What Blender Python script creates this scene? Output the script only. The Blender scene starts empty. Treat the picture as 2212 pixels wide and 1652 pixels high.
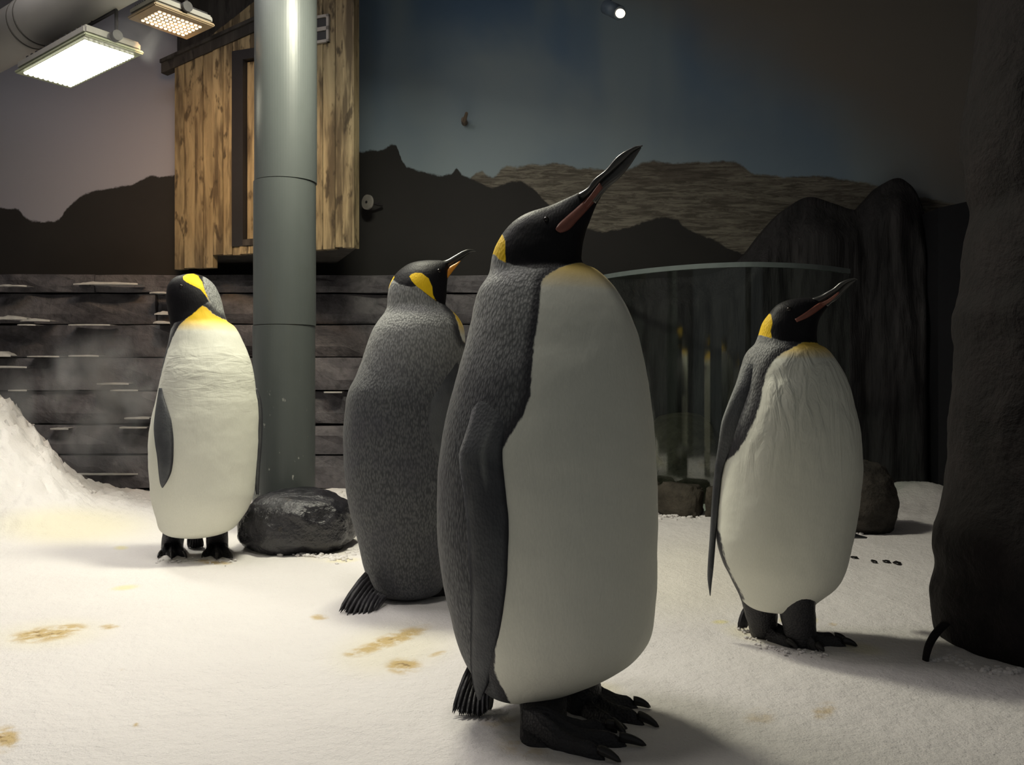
import bpy, bmesh, math, random
import numpy as np
from mathutils import Vector, Matrix, noise
from mathutils.bvhtree import BVHTree

S = bpy.context.scene
C = bpy.context.collection
random.seed(7)
F, CX, CY, CH = 2000.0, 1106.0, 826.0, 0.57          # focal length in pixels of the 2212 x 1652 frame, eye height

# ------------------------------------------------------------------ camera, world, lights, exposure
cam = bpy.data.objects.new('camera', bpy.data.cameras.new('camera'))
C.objects.link(cam)
cam.location = (0, 0, CH)
cam.rotation_euler = (math.pi / 2, 0, 0)
cam.data.sensor_width = 36
cam.data.lens = 36 * F / 2212
cam.data.clip_start = 0.02
S.camera = cam

w = bpy.data.worlds.new('world'); S.world = w; w.use_nodes = True
w.node_tree.nodes['Background'].inputs[0].default_value = (0.86, 0.88, 0.86, 1)
w.node_tree.nodes['Background'].inputs[1].default_value = 0.100

def area(name, loc, rot, sx, sy, power, col):
    l = bpy.data.lights.new(name, 'AREA'); l.shape = 'RECTANGLE'; l.size = sx; l.size_y = sy
    l.energy = power; l.color = col
    o = bpy.data.objects.new(name, l); C.objects.link(o); o.location = loc; o.rotation_euler = rot
    return o
area('overhead_soft_light', (-1.2, 2.72, 2.5), (0, math.radians(-4), 0), 1.3, 1.0, 25, (1.0, 0.94, 0.91))  # unseen broad light added overhead to soften the shadows
area('overhead_flood_light', (-0.42, 2.80, 2.06), (0, math.radians(9), 0), 0.34, 0.20, 28, (1.0, 0.97, 0.76))
area('front_fill_light', (-0.30, 1.70, 2.35), (0, math.radians(14), 0), 0.35, 0.25, 3.6, (1.0, 0.95, 0.86)).data.spread = math.radians(80)  # unseen fill added to brighten the front shoulder and near-left snow
LED_WHITE, LED_WARM = 7.0, 1.7

S.view_settings.view_transform = 'Standard'
S.view_settings.look = 'None'
S.view_settings.gamma = 1
S.view_settings.use_curve_mapping = False
S.view_settings.exposure = 0.0
S.cycles.use_denoising = True
S.cycles.sample_clamp_indirect = 6

# ------------------------------------------------------------------ helpers
def pw(x, y, Y):
    return Vector(((x - CX) / F * Y, Y, CH - (y - CY) / F * Y))

def mesh_obj(name, verts, faces, mat=None, parent=None, smooth=True):
    me = bpy.data.meshes.new(name)
    me.from_pydata([tuple(v) for v in verts], [], [tuple(f) for f in faces])
    if smooth:
        me.polygons.foreach_set('use_smooth', [True] * len(me.polygons))
    me.update()
    if mat: me.materials.append(mat)
    o = bpy.data.objects.new(name, me); C.objects.link(o)
    put(o, parent)
    return o

def bm_obj(name, bm, mat=None, parent=None, smooth=False):
    me = bpy.data.meshes.new(name); bm.to_mesh(me); bm.free()
    if smooth: me.polygons.foreach_set('use_smooth', [True] * len(me.polygons))
    if mat: me.materials.append(mat)
    o = bpy.data.objects.new(name, me); C.objects.link(o); put(o, parent)
    return o

def put(o, parent):
    if parent is not None:
        o.parent = parent
        top = parent
        loc = Vector(parent['_loc']) if '_loc' in parent else Vector((0, 0, 0))
        o.matrix_parent_inverse = Matrix.Translation(-loc)

def thing(name, loc, label, cat, group=None):
    o = bpy.data.objects.new(name, None); C.objects.link(o); o.location = loc
    o['_loc'] = tuple(loc); o.empty_display_size = 0.05
    tag(o, label, cat, group)
    return o

def tag(o, label, cat, group=None, kind=None):
    if label: o['label'] = label
    if cat: o['category'] = cat
    if group: o['group'] = group
    if kind: o['kind'] = kind
    return o

def struct(o, label=None):
    o['kind'] = 'structure'
    if label: o['label'] = label
    return o

def pchip(x, y, xn):
    x = np.asarray(x, float); y = np.asarray(y, float)
    h = np.diff(x); d = np.diff(y) / h
    m = np.zeros_like(y); m[0] = d[0]; m[-1] = d[-1]
    for i in range(1, len(y) - 1):
        if d[i - 1] * d[i] > 0:
            w1 = 2 * h[i] + h[i - 1]; w2 = h[i] + 2 * h[i - 1]
            m[i] = (w1 + w2) / (w1 / d[i - 1] + w2 / d[i])
    i = np.clip(np.searchsorted(x, xn) - 1, 0, len(h) - 1)
    t = (xn - x[i]) / h[i]
    return (y[i] * (1 + 2 * t) * (1 - t) ** 2 + m[i] * h[i] * t * (1 - t) ** 2
            + y[i + 1] * t * t * (3 - 2 * t) + m[i + 1] * h[i] * t * t * (t - 1))

def curve(pts, n):
    """n points along a polyline of tuples, smoothly interpolated by chord length"""
    p = np.asarray(pts, float)
    s = np.r_[0, np.cumsum(np.linalg.norm(np.diff(p, axis=0), axis=1) + 1e-6)]
    sn = np.linspace(0, s[-1], n)
    return np.stack([pchip(s, p[:, k], sn) for k in range(p.shape[1])], 1)

def sdf(P, poly):
    """signed distance (positive inside) of points P to a polygon, in pixels"""
    poly = np.asarray(poly, float); d = np.full(len(P), 1e9); ins = np.zeros(len(P), bool)
    n = len(poly)
    for i in range(n):
        a = poly[i]; b = poly[(i + 1) % n]; ab = b - a; ap = P - a
        t = np.clip((ap @ ab) / max(ab @ ab, 1e-9), 0, 1)
        d = np.minimum(d, np.linalg.norm(ap - t[:, None] * ab, axis=1))
        if a[1] != b[1]:
            c = ((a[1] > P[:, 1]) != (b[1] > P[:, 1])) & (P[:, 0] < (b[0] - a[0]) * (P[:, 1] - a[1]) / (b[1] - a[1]) + a[0])
            ins ^= c
    return np.where(ins, d, -d)

def smooth01(a, b, x):
    t = np.clip((x - a) / (b - a), 0, 1); return t * t * (3 - 2 * t)

# ------------------------------------------------------------------ materials
class N:
    def __init__(s, name):
        s.m = bpy.data.materials.new(name); s.m.use_nodes = True
        s.t = s.m.node_tree; s.b = s.t.nodes['Principled BSDF']; s.out = s.t.nodes['Material Output']
        s._co = None
    def n(s, typ, **kw):
        x = s.t.nodes.new('ShaderNode' + typ)
        for k, v in kw.items(): setattr(x, k, v)
        return x
    def set(s, sock, v):
        if hasattr(v, 'is_linked') or hasattr(v, 'links'): s.t.links.new(v, sock)
        else: sock.default_value = v
    def co(s):
        if s._co is None: s._co = s.n('TexCoord').outputs['Object']
        return s._co
    def scaled(s, v, loc=(0, 0, 0), co=None):
        x = s.n('Mapping'); s.set(x.inputs[0], co or s.co()); x.inputs['Scale'].default_value = v; x.inputs['Location'].default_value = loc
        return x.outputs[0]
    def noise(s, scale, vec=None, detail=4, rough=.55, dist=0):
        x = s.n('TexNoise'); s.set(x.inputs['Vector'], vec or s.co()); x.inputs['Scale'].default_value = scale
        x.inputs['Detail'].default_value = detail; x.inputs['Roughness'].default_value = rough; x.inputs['Distortion'].default_value = dist
        return x.outputs[0]
    def voro(s, scale, vec=None, feature='F1'):
        x = s.n('TexVoronoi', feature=feature); s.set(x.inputs['Vector'], vec or s.co()); x.inputs['Scale'].default_value = scale
        return x.outputs['Distance']
    def ramp(s, f, a, b, lo=0.0, hi=1.0):
        x = s.n('MapRange', interpolation_type='SMOOTHSTEP'); s.set(x.inputs[0], f)
        for i, v in ((1, a), (2, b), (3, lo), (4, hi)): s.set(x.inputs[i], v)
        return x.outputs[0]
    def math(s, op, a, b=0.0):
        x = s.n('Math', operation=op); s.set(x.inputs[0], a); s.set(x.inputs[1], b); return x.outputs[0]
    def mix(s, f, a, b, mode='MIX'):
        x = s.n('Mix', data_type='RGBA', blend_type=mode); s.set(x.inputs[0], f)
        s.set(x.inputs[6], a if hasattr(a, 'links') else (*a, 1)); s.set(x.inputs[7], b if hasattr(b, 'links') else (*b, 1))
        return x.outputs[2]
    def attr(s, name):
        return s.n('Attribute', attribute_name=name).outputs['Fac']
    def bump(s, h, strength=.3, dist=.01, prev=None):
        x = s.n('Bump'); s.set(x.inputs['Height'], h); x.inputs['Strength'].default_value = strength; x.inputs['Distance'].default_value = dist
        if prev: s.set(x.inputs['Normal'], prev)
        return x.outputs[0]
    def fin(s, col, rough=.6, nor=None, spec=.5, **kw):
        s.set(s.b.inputs['Base Color'], col if hasattr(col, 'links') else (*col, 1)); s.set(s.b.inputs['Roughness'], rough)
        s.set(s.b.inputs['Specular IOR Level'], spec)
        if nor: s.set(s.b.inputs['Normal'], nor)
        for k, v in kw.items(): s.set(s.b.inputs[k], v)
        return s.m

def simple(name, col, rough=.5, var=.25, scale=30, bump=.15, spec=.5, **kw):
    n = N(name); f = n.noise(scale)
    c = n.mix(f, tuple(v * (1 - var) for v in col), tuple(min(1, v * (1 + var)) for v in col))
    return n.fin(c, rough, n.bump(f, bump, .005), spec, **kw)

def emit(name, col, strength):
    n = N(name)
    n.b.inputs['Base Color'].default_value = (*col, 1)
    n.b.inputs['Emission Color'].default_value = (*col, 1); n.b.inputs['Emission Strength'].default_value = strength
    return n.m

def m_plumage():
    n = N('penguin_plumage')
    fea = n.voro(1.0, n.scaled((270, 270, 95)))
    fine = n.noise(1.0, n.scaled((420, 420, 130)), 3)
    rag = n.noise(1.0, n.scaled((160, 160, 70)), 4)
    ragc = n.math('SUBTRACT', rag, .5)
    def mask(name, amp, soft):
        return n.ramp(n.math('ADD', n.attr(name), n.math('MULTIPLY', ragc, amp)), -soft, soft)
    grey = n.mix(n.ramp(fea, .15, .8), (.115, .12, .124), (.042, .045, .05))
    grey = n.mix(n.ramp(n.noise(9), .35, .7), grey, n.mix(.5, grey, (.05, .05, .066)))
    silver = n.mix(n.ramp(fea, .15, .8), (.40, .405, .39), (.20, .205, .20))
    grey = n.mix(n.attr('nape'), grey, silver)          # silvery nape and shoulders, lightened further for the shoulder highlight; slate lower back
    band = n.ramp(n.math('ADD', n.attr('white'), n.math('MULTIPLY', ragc, 10)), -26, -8)
    col = n.mix(band, grey, (.035, .035, .04))
    whitec = n.mix(fine, (.76, .765, .66), (.88, .88, .765))
    col = n.mix(mask('white', 9, 2.0), col, whitec)
    yel = n.mix(n.attr('gold'), whitec, (.95, .62, .03))
    col = n.mix(n.math('MULTIPLY', n.math('MULTIPLY', n.ramp(n.attr('gold'), .0, .25), n.attr('goldamt')), mask('white', 9, 2.0)), col, yel)
    col = n.mix(mask('black', 6, 2.0), col, (.009, .0085, .0105))
    col = n.mix(mask('ear', 3, 1.2), col, (.98, .64, .015))
    rgh = n.ramp(n.attr('black'), -2, 2, .62, .55)
    back = n.math('MULTIPLY', n.ramp(n.attr('white'), 4, -10, .10, 1), n.ramp(n.attr('black'), -6, 6, 1, .25))
    b1 = n.bump(n.math('MULTIPLY', fea, back), .45, .003)
    b2 = n.bump(n.math('MULTIPLY', fine, back), .25, .002, b1)
    wr = n.noise(1.0, n.scaled((34, 34, 8)), 3, .5, 1.2)
    b3 = n.bump(n.math('MULTIPLY', wr, n.attr('ruffle')), 1.0, .02, b2)
    wk = n.noise(1.0, n.scaled((11, 11, 42)), 3, .5, 1.0)
    b3 = n.bump(n.math('MULTIPLY', wk, n.attr('wrinkle')), 1.0, .02, b3)
    n.set(n.b.inputs['Sheen Weight'], n.ramp(n.attr('black'), -6, 2, .08, .0)); n.b.inputs['Sheen Roughness'].default_value = .5
    return n.fin(col, rgh, b3, n.ramp(n.attr('black'), -6, 2, .35, .18))

def m_flipper():
    n = N('flipper_feathers')
    f = n.voro(1.0, n.scaled((260, 260, 150)))
    edge = n.attr('rim')
    g = n.mix(n.ramp(n.noise(14), .3, .7), (.05, .053, .06), (.095, .1, .105))
    col = n.mix(n.ramp(n.math('ADD', edge, n.math('MULTIPLY', n.noise(60), .25)), .45, .85), g, (.022, .022, .027))
    col = n.mix(n.ramp(n.attr('pale'), .4, .8), col, (.19, .2, .195))
    return n.fin(col, .55, n.bump(f, .35, .002), .35)

PLUM, FLIP = m_plumage(), m_flipper()
def m_skin():
    n = N('black_foot_skin'); f = n.voro(1.0, n.scaled((220, 220, 220)))
    return n.fin(n.mix(n.noise(30), (.012, .012, .015), (.03, .029, .033)), .5, n.bump(f, .5, .003), .4)
FOOT = m_skin()
CLAW = simple('claw_horn', (.012, .011, .011), .35, .3, 80)
BILL = simple('bill_horn', (.045, .045, .042), .24, .35, 60, .05)
ORANGE = simple('bill_plate_orange', (.62, .20, .05), .4, .2, 90, .05)
PINK = simple('bill_plate_dull_red', (.27, .095, .065), .42, .25, 90, .05)
AMBER = simple('bill_plate_amber', (.85, .33, .03), .4, .15, 90, .05)
EYE = simple('eye_dark', (.012, .008, .006), .08, .1, 10, 0)
TAILM = simple('tail_quills', (.028, .027, .032), .5, .4, 120, .3)

def m_snow():
    n = N('snow')
    st, yl = n.attr('stain'), n.attr('tint')
    big, fine, grit = n.noise(3.0, None, 3), n.noise(60, None, 5, .65), n.noise(260, None, 3)
    col = n.mix(big, (.80, .76, .75), (.88, .85, .835))
    col = n.mix(n.math('MULTIPLY', yl, .5), col, (.86, .79, .48))
    sm = n.math('MULTIPLY', st, n.ramp(n.noise(28, None, 5, .6), .30, .60, .25, 1))
    col = n.mix(n.ramp(sm, .05, .95, 0, .9), col, (.60, .43, .17))
    col = n.mix(n.ramp(n.math('MULTIPLY', sm, n.noise(60, None, 4)), .46, .66, 0, .8), col, (.25, .16, .07))
    b = n.bump(fine, .55, .012); b = n.bump(grit, .4, .004, b)
    n.b.inputs['Subsurface Weight'].default_value = 0.0
    return n.fin(col, n.ramp(grit, .55, .72, .8, .25), b, .35)
SNOW = m_snow()

def m_rock(name, a, b, rough=.75, scale=6, vertical=False, bump=.5, spec=.3):
    n = N(name)
    v = n.scaled((3, 3, .35) if vertical else (1, 1, 1))
    f = n.noise(scale, v, 6, .65, .6); g = n.noise(scale * 7, v, 4)
    c = n.mix(n.ramp(f, .3, .7), a, b)
    c = n.mix(n.ramp(g, .45, .75), c, n.mix(.4, c, tuple(x * .3 for x in a)))
    return n.fin(c, rough, n.bump(g, bump, .012, n.bump(f, bump, .03)), spec)
LEDGE = m_rock('ledge_stone', (.038, .036, .043), (.115, .108, .118), .6, 5)
OUTC = m_rock('outcrop_stone', (.016, .0152, .017), (.038, .035, .0375), .8, 4, True)
COLUMN = m_rock('column_stone', (.006, .0045, .0048), (.013, .0095, .0098), .85, 7)
BOULD = m_rock('brown_boulder_stone', (.03, .026, .019), (.07, .06, .046), .8, 6)

def m_wet():
    n = N('wet_black_stone')
    f = n.noise(7, None, 6, .6); g = n.noise(38, None, 4)
    c = n.mix(n.ramp(f, .35, .7), (.008, .008, .011), (.026, .025, .031))
    c = n.mix(n.ramp(n.noise(9, n.scaled((1, 1, 1), (3, 1, 7))), .62, .72), c, (.16, .11, .05))
    return n.fin(c, n.ramp(f, .3, .7, .10, .38), n.bump(n.noise(75, None, 5, .65), .5, .008, n.bump(g, .6, .012)), .7)
WET = m_wet()

def m_mural():
    n = N('painted_mural')
    sep = n.n('SeparateXYZ'); n.set(sep.inputs[0], n.co()); X, Z = sep.outputs[0], sep.outputs[2]
    MY = 4.6
    u = n.math('MULTIPLY', n.math('ADD', X, 3.2), 1 / 6.4)
    def sil(pts):
        fc = n.n('FloatCurve'); cu = fc.mapping.curves[0]
        P = [(((x - CX) / F * MY + 3.2) / 6.4, (CH - (y - CY) / F * MY) / 3.0) for x, y in pts]
        cu.points[0].location = (0, P[0][1]); cu.points[1].location = (1, P[-1][1])
        for p in P: cu.points.new(*p)
        for p in cu.points: p.handle_type = 'VECTOR'
        fc.mapping.update(); n.set(fc.inputs['Value'], u)
        return n.math('MULTIPLY', fc.outputs[0], 3.0)
    near = sil([(0, 448), (40, 453), (60, 474), (90, 480), (125, 476), (150, 445), (175, 423), (200, 411), (240, 407), (280, 400), (318, 383), (335, 378), (350, 384), (365, 379), (378, 378), (560, 345),
                (700, 330), (773, 327), (830, 324), (842, 312), (856, 313), (863, 338), (876, 358), (900, 368), (950, 381), (975, 375), (985, 361), (998, 377), (1030, 392), (1064, 406), (1105, 392), (1134, 394),
                (1156, 411), (1170, 426), (1200, 455), (1260, 490), (1300, 501), (1350, 493), (1403, 476), (1436, 467), (1465, 476), (1481, 493), (1531, 513), (1588, 542), (1625, 552), (2000, 500), (2300, 470)])
    far = sil([(0, 560), (960, 480), (1010, 392), (1037, 365), (1052, 379), (1068, 386), (1080, 366), (1095, 358), (1120, 362), (1140, 355), (1155, 351), (1166, 359), (1180, 357), (1190, 349), (1215, 354), (1240, 362),
               (1290, 366), (1340, 370), (1370, 362), (1385, 351), (1410, 347), (1450, 354), (1490, 351), (1540, 350), (1580, 347), (1600, 355), (1622, 373), (1700, 383), (1760, 379), (1830, 388), (1880, 396), (1960, 420), (2200, 470)])
    jag = n.math('MULTIPLY', n.math('SUBTRACT', n.noise(24, n.scaled((1, 1, 1)), 5, .65), .5), .035)
    zj = n.math('ADD', Z, jag)
    nearm = n.ramp(n.math('SUBTRACT', near, zj), -.006, .006)
    farm = n.ramp(n.math('SUBTRACT', far, zj), -.008, .008)
    # sky
    nz = n.noise(.75, n.scaled((1, 1, 1.3), (2.0, 0, .4)), 4, .5, .4)
    sky = n.mix(n.ramp(nz, .38, .62), (.105, .18, .30), (.24, .30, .34))
    band = n.noise(1.0, n.scaled((1.7, 1, .35), (5, 0, 0)), 3)
    sky = n.mix(n.ramp(band, .5, .7, 0, .6), sky, (.29, .35, .365))
    sky = n.mix(n.ramp(Z, 2.6, 1.55, 0, .55), sky, (.25, .305, .335))
    sky = n.mix(n.ramp(X, -1.5, -.6, .9, 0), sky, (.31, .305, .36))
    tan = n.ramp(n.math('ADD', n.math('ADD', n.math('MULTIPLY', X, .62), Z), n.math('MULTIPLY', nz, .9)), 3.0, 3.6)
    sky = n.mix(tan, sky, (.22, .20, .18))
    st = n.noise(1.0, n.scaled((7, 1, 60)), 6, .75, .9)
    st2 = n.noise(1.0, n.scaled((2, 1, 9), (1, 0, 3)), 5, .6, 1)
    fcol = n.mix(n.ramp(st, .38, .62), (.075, .066, .054), (.20, .182, .15))
    fcol = n.mix(n.ramp(st2, .5, .68, 0, .6), fcol, (.06, .048, .04))
    ncol = n.mix(n.noise(3.0, None, 5), (.016, .0155, .016), (.030, .028, .027))
    col = n.mix(nearm, n.mix(farm, sky, fcol), ncol)
    return n.fin(col, .75, n.bump(n.noise(40), .08, .004), .25)
MURAL = m_mural()

def m_wood(name, a, b, dark):
    n = N(name); oi = n.n('ObjectInfo').outputs['Random']
    off = n.n('Mapping'); n.set(off.inputs[0], n.co()); cmb = n.n('CombineXYZ'); n.set(cmb.inputs[0], n.math('MULTIPLY', oi, 17)); n.set(cmb.inputs[2], n.math('MULTIPLY', oi, 31))
    n.set(off.inputs['Location'], cmb.outputs[0])
    v = n.n('Mapping'); n.set(v.inputs[0], off.outputs[0]); v.inputs['Scale'].default_value = (1, 1, .14)
    g = n.noise(26, v.outputs[0], 6, .6, .8); bl = n.noise(7, n.scaled((2.2, 2.2, .30), co=off.outputs[0]), 4, .6)
    spot = n.noise(16, n.scaled((1.5, 1.5, .6), co=off.outputs[0]), 3)
    c = n.mix(n.ramp(g, .3, .7), a, b)
    c = n.mix(n.ramp(bl, .44, .62, 0, .85), c, dark)
    c = n.mix(n.ramp(spot, .56, .68, 0, .85), c, tuple(x * .6 for x in dark))
    c = n.mix(n.ramp(oi, 0, 1, 0, .35), c, n.mix(.5, c, dark))
    return n.fin(c, .7, n.bump(g, .35, .004), .3)
WOOD = m_wood('weathered_timber', (.19, .145, .083), (.33, .265, .155), (.055, .04, .024))
TRIMW = m_wood('dark_eave_timber', (.03, .027, .025), (.055, .05, .046), (.02, .018, .017))
BLACKP = simple('black_frame_paint', (.012, .012, .015), .5)
PALEP = simple('pale_vent_paint', (.30, .28, .26), .5)

def m_pole():
    n = N('grey_painted_steel')
    v = n.scaled((1, 1, .3)); f = n.noise(9, v, 5); sc = n.noise(45, n.scaled((1, 1, .6)), 6, .7)
    c = n.mix(f, (.075, .085, .085), (.11, .122, .12))
    sep = n.n('SeparateXYZ'); n.set(sep.inputs[0], n.co())
    low = n.ramp(sep.outputs[2], .75, .25, 0, 1)
    c = n.mix(n.math('MULTIPLY', n.ramp(sc, .64, .70), low), c, (.5, .5, .46))
    c = n.mix(n.ramp(n.noise(14), .55, .8, 0, .4), c, (.08, .09, .085))
    return n.fin(c, .36, n.bump(sc, .1, .003), .5)
POLE = m_pole()
DUCT = simple('duct_grey_paint', (.36, .35, .33), .6, .12, 6, .05)
CEIL = simple('ceiling_paint', (.26, .245, .25), .8, .12, 3, .05)
WALLP = simple('side_wall_paint', (.16, .15, .16), .8, .2, 3, .05)
ALU = simple('lamp_aluminium', (.34, .33, .30), .4, .1, 40, .05)
DARKM = simple('dark_bracket_metal', (.03, .028, .03), .5)
LEDW = emit('led_white', (1.0, .97, .80), LED_WHITE)
LEDA = emit('led_warm', (1.0, .80, .55), LED_WARM)
REFL_GLOW = emit('reflection_glow', (1.0, .86, .66), 2.2)
STRAP = simple('strap_metal', (.10, .095, .085), .5)

# ------------------------------------------------------------------ floor
BX = [-3.6, -2.8, -2.42, -2.16, -2.02, -1.93, -1.80, -1.62, -1.40, -1.2, 4]
BZ = [.75, .66, .53, .39, .23, .125, .05, .02, 0, 0, 0]
def floor_z(X, Y):
    X = np.asarray(X, float); Y = np.asarray(Y, float)
    z = .012 * np.maximum(0, Y - 1.7) ** 1.3
    Xs = X * 4.0 / np.maximum(Y, 3.2)
    z = z + np.interp(Xs, BX, BZ) * smooth01(3.25, 4.0, Y)
    z = z + .075 * np.exp(-((X - 1.86) / .22) ** 2 - ((Y - 4.25) / .25) ** 2)
    z = z + .035 * np.exp(-((X + .78) / .25) ** 2 - ((Y - 4.25) / .25) ** 2)
    return z

def fpt(x, y, dz=0.0):
    """floor point seen at pixel (x, y)"""
    Y = CH * F / (y - CY)
    for _ in range(12):
        Y = (CH - float(floor_z((x - CX) / F * Y, Y)) - dz) * F / (y - CY)
    X = (x - CX) / F * Y
    return Vector((X, Y, float(floor_z(X, Y)) + dz))

def build_floor():
    nu, nv = 460, 340
    us = np.linspace(-.85, .85, nu); Ys = .95 * (5.0 / .95) ** np.linspace(0, 1, nv)
    U, Yg = np.meshgrid(us, Ys); X = (U * Yg * np.where(Yg < 2, 1 + (2 - Yg) * .35, 1)).ravel(); Y = Yg.ravel()
    Z = floor_z(X, Y)
    bank = np.interp(X * 4 / np.maximum(Y, 3.2), BX, BZ) * smooth01(3.25, 4.0, Y)
    nz = np.array([noise.fractal(Vector((x * 3.2, y * 3.2, 1.3)), .8, 2.1, 4) for x, y in zip(X, Y)])
    nf = np.array([noise.noise(Vector((x * 26, y * 26, 5.3))) + .6 * noise.noise(Vector((x * 60, y * 60, 2.3))) for x, y in zip(X, Y)])
    nm = np.array([abs(noise.noise(Vector((x * 11, y * 11, 9.3)))) for x, y in zip(X, Y)])
    Z = Z + nz * .006 + nf * (.0016 + .040 * np.clip(bank * 6, 0, 1) + .006 * smooth01(3.3, 3.9, Y)) + nz * .05 * np.clip(bank * 2, 0, 1) + nm * .045 * np.clip(bank * 5, 0, 1)
    idx = np.arange(nu * nv).reshape(nv, nu)
    faces = np.stack([idx[:-1, :-1], idx[:-1, 1:], idx[1:, 1:], idx[1:, :-1]], -1).reshape(-1, 4)
    o = mesh_obj('floor', np.stack([X, Y, Z], 1), faces.tolist(), SNOW)
    P = np.stack([CX + X / Y * F, CY - (Z - CH) / Y * F], 1)
    def blot(lst):
        a = np.zeros(len(P))
        for x, y, rx, ry, rot, s in lst:
            c, sn = math.cos(math.radians(rot)), math.sin(math.radians(rot))
            d = P - (x, y); q = np.hypot((d[:, 0] * c + d[:, 1] * sn) / rx, (-d[:, 0] * sn + d[:, 1] * c) / ry)
            a = np.maximum(a, s * smooth01(1.25, .35, q))
        return a
    stain = blot([(95, 1370, 85, 19, -7, 1), (150, 1357, 45, 12, -5, .9), (236, 1353, 26, 7, -4, .9), (8, 1597, 42, 32, -25, 1), (690, 1333, 24, 8, 0, .8), (845, 1382, 100, 17, -19, 1), (775, 1408, 40, 12, -10, .9), (872, 1438, 46, 21, 0, 1),
                  (945, 1412, 25, 6, -15, .7), (460, 1214, 50, 6, 5, .8), (295, 1566, 8, 7, 0, .8), (265, 1445, 10, 4, 0, .6), (1780, 1535, 34, 22, -20, .6), (1640, 1548, 45, 25, 0, .45), (1130, 1615, 70, 30, 10, .5), (1080, 1560, 60, 22, 5, .45), (1800, 1348, 12, 5, 0, .7)])
    tint = blot([(150, 1135, 190, 45, 0, .9), (270, 1269, 32, 6, -6, 1.6), (262, 1183, 16, 5, 0, 1.6), (700, 1190, 60, 25, 0, .5), (740, 1210, 40, 6, -3, 1.2), (1556, 1343, 20, 5, 0, 2), (1690, 1338, 9, 6, 0, 2), (1757, 1340, 10, 7, 0, 2), (1860, 1400, 60, 14, 10, .8),
                 (850, 1400, 150, 60, -10, .6), (100, 1370, 150, 35, -5, .5), (1500, 1250, 250, 100, 0, .35), (1290, 1490, 60, 20, 0, .7), (1640, 1370, 90, 20, 10, .8)])
    for nm, a in (('stain', stain), ('tint', tint)):
        at = o.data.attributes.new(nm, 'FLOAT', 'POINT'); at.data.foreach_set('value', a.astype(np.float32))
    struct(o, 'trampled white snow covering the exhibit ground, with yellow-brown stains')
build_floor()

# ------------------------------------------------------------------ room shell
def box(name, x0, x1, y0, y1, z0, z1, mat, parent=None):
    bm = bmesh.new(); bmesh.ops.create_cube(bm, size=1)
    for v in bm.verts:
        v.co = Vector(((x0 + x1) / 2 + v.co.x * (x1 - x0), (y0 + y1) / 2 + v.co.y * (y1 - y0), (z0 + z1) / 2 + v.co.z * (z1 - z0)))
    return bm_obj(name, bm, mat, parent)
struct(box('wall_back', -3.3, 3.3, 4.6, 4.75, -.2, 2.62, MURAL), 'back wall painted with a dim sky, a streaky mountain range and black hills')
struct(box('wall_left', -3.4, -3.3, .6, 4.75, -.2, 2.62, WALLP))
struct(box('wall_right', 3.0, 3.1, .6, 4.75, -.2, 2.62, WALLP))
struct(box('ceiling', -3.4, 3.1, .6, 4.75, 2.55, 2.65, CEIL))

# ------------------------------------------------------------------ stratified ledge wall on the left and centre
def rough_box(name, x0, x1, y0, y1, z0, z1, mat, parent, seed, amp=.012, nx=14):
    """a block with worn, uneven faces"""
    bm = bmesh.new(); bmesh.ops.create_cube(bm, size=1)
    bmesh.ops.subdivide_edges(bm, edges=[e for e in bm.edges if abs((e.verts[0].co - e.verts[1].co).x) > .5], cuts=nx, use_grid_fill=True)
    bmesh.ops.subdivide_edges(bm, edges=[e for e in bm.edges if abs((e.verts[0].co - e.verts[1].co).z) > .5], cuts=2, use_grid_fill=True)
    for v in bm.verts:
        c = v.co
        ez = abs(c.z) > .49; ex = abs(c.x) > .49
        rnd = .010 if (ez or ex) and c.y < 0 else 0
        p = Vector(((x0 + x1) / 2 + c.x * (x1 - x0), (y0 + y1) / 2 + c.y * (y1 - y0), (z0 + z1) / 2 + c.z * (z1 - z0)))
        if c.y < 0:
            p.y += rnd + amp * 2.2 * noise.fractal(Vector((p.x * 4, p.z * 9, seed)), .7, 2, 4)
        p.z += amp * .35 * noise.noise(Vector((p.x * 5, seed, c.z * 3)))
        v.co = p
    return bm_obj(name, bm, mat, parent, smooth=False)

led = thing('layered_rock_wall', (-1.2, 4.4, 0), 'dark rock wall in long level layers along the back, under the painted hills and the hut', 'rock wall')
zrows = [-.12, .07, .23, .37, .53, .69, .85, 1.0, 1.09]
rs = random.Random(3); k = 0
for i in range(len(zrows) - 1):
    x = -3.25
    while x < .28:
        L = rs.uniform(1.1, 2.2)
        x1 = min(x + L, .3)
        yo = 4.36 + rs.uniform(-.035, .035) + .012 * i
        rough_box('stone_slab', x + .0012, x1 - .0012, yo, 4.59, zrows[i] + .004, zrows[i + 1] - .004, LEDGE, led, k * 3.7)
        x = x1; k += 1

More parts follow.
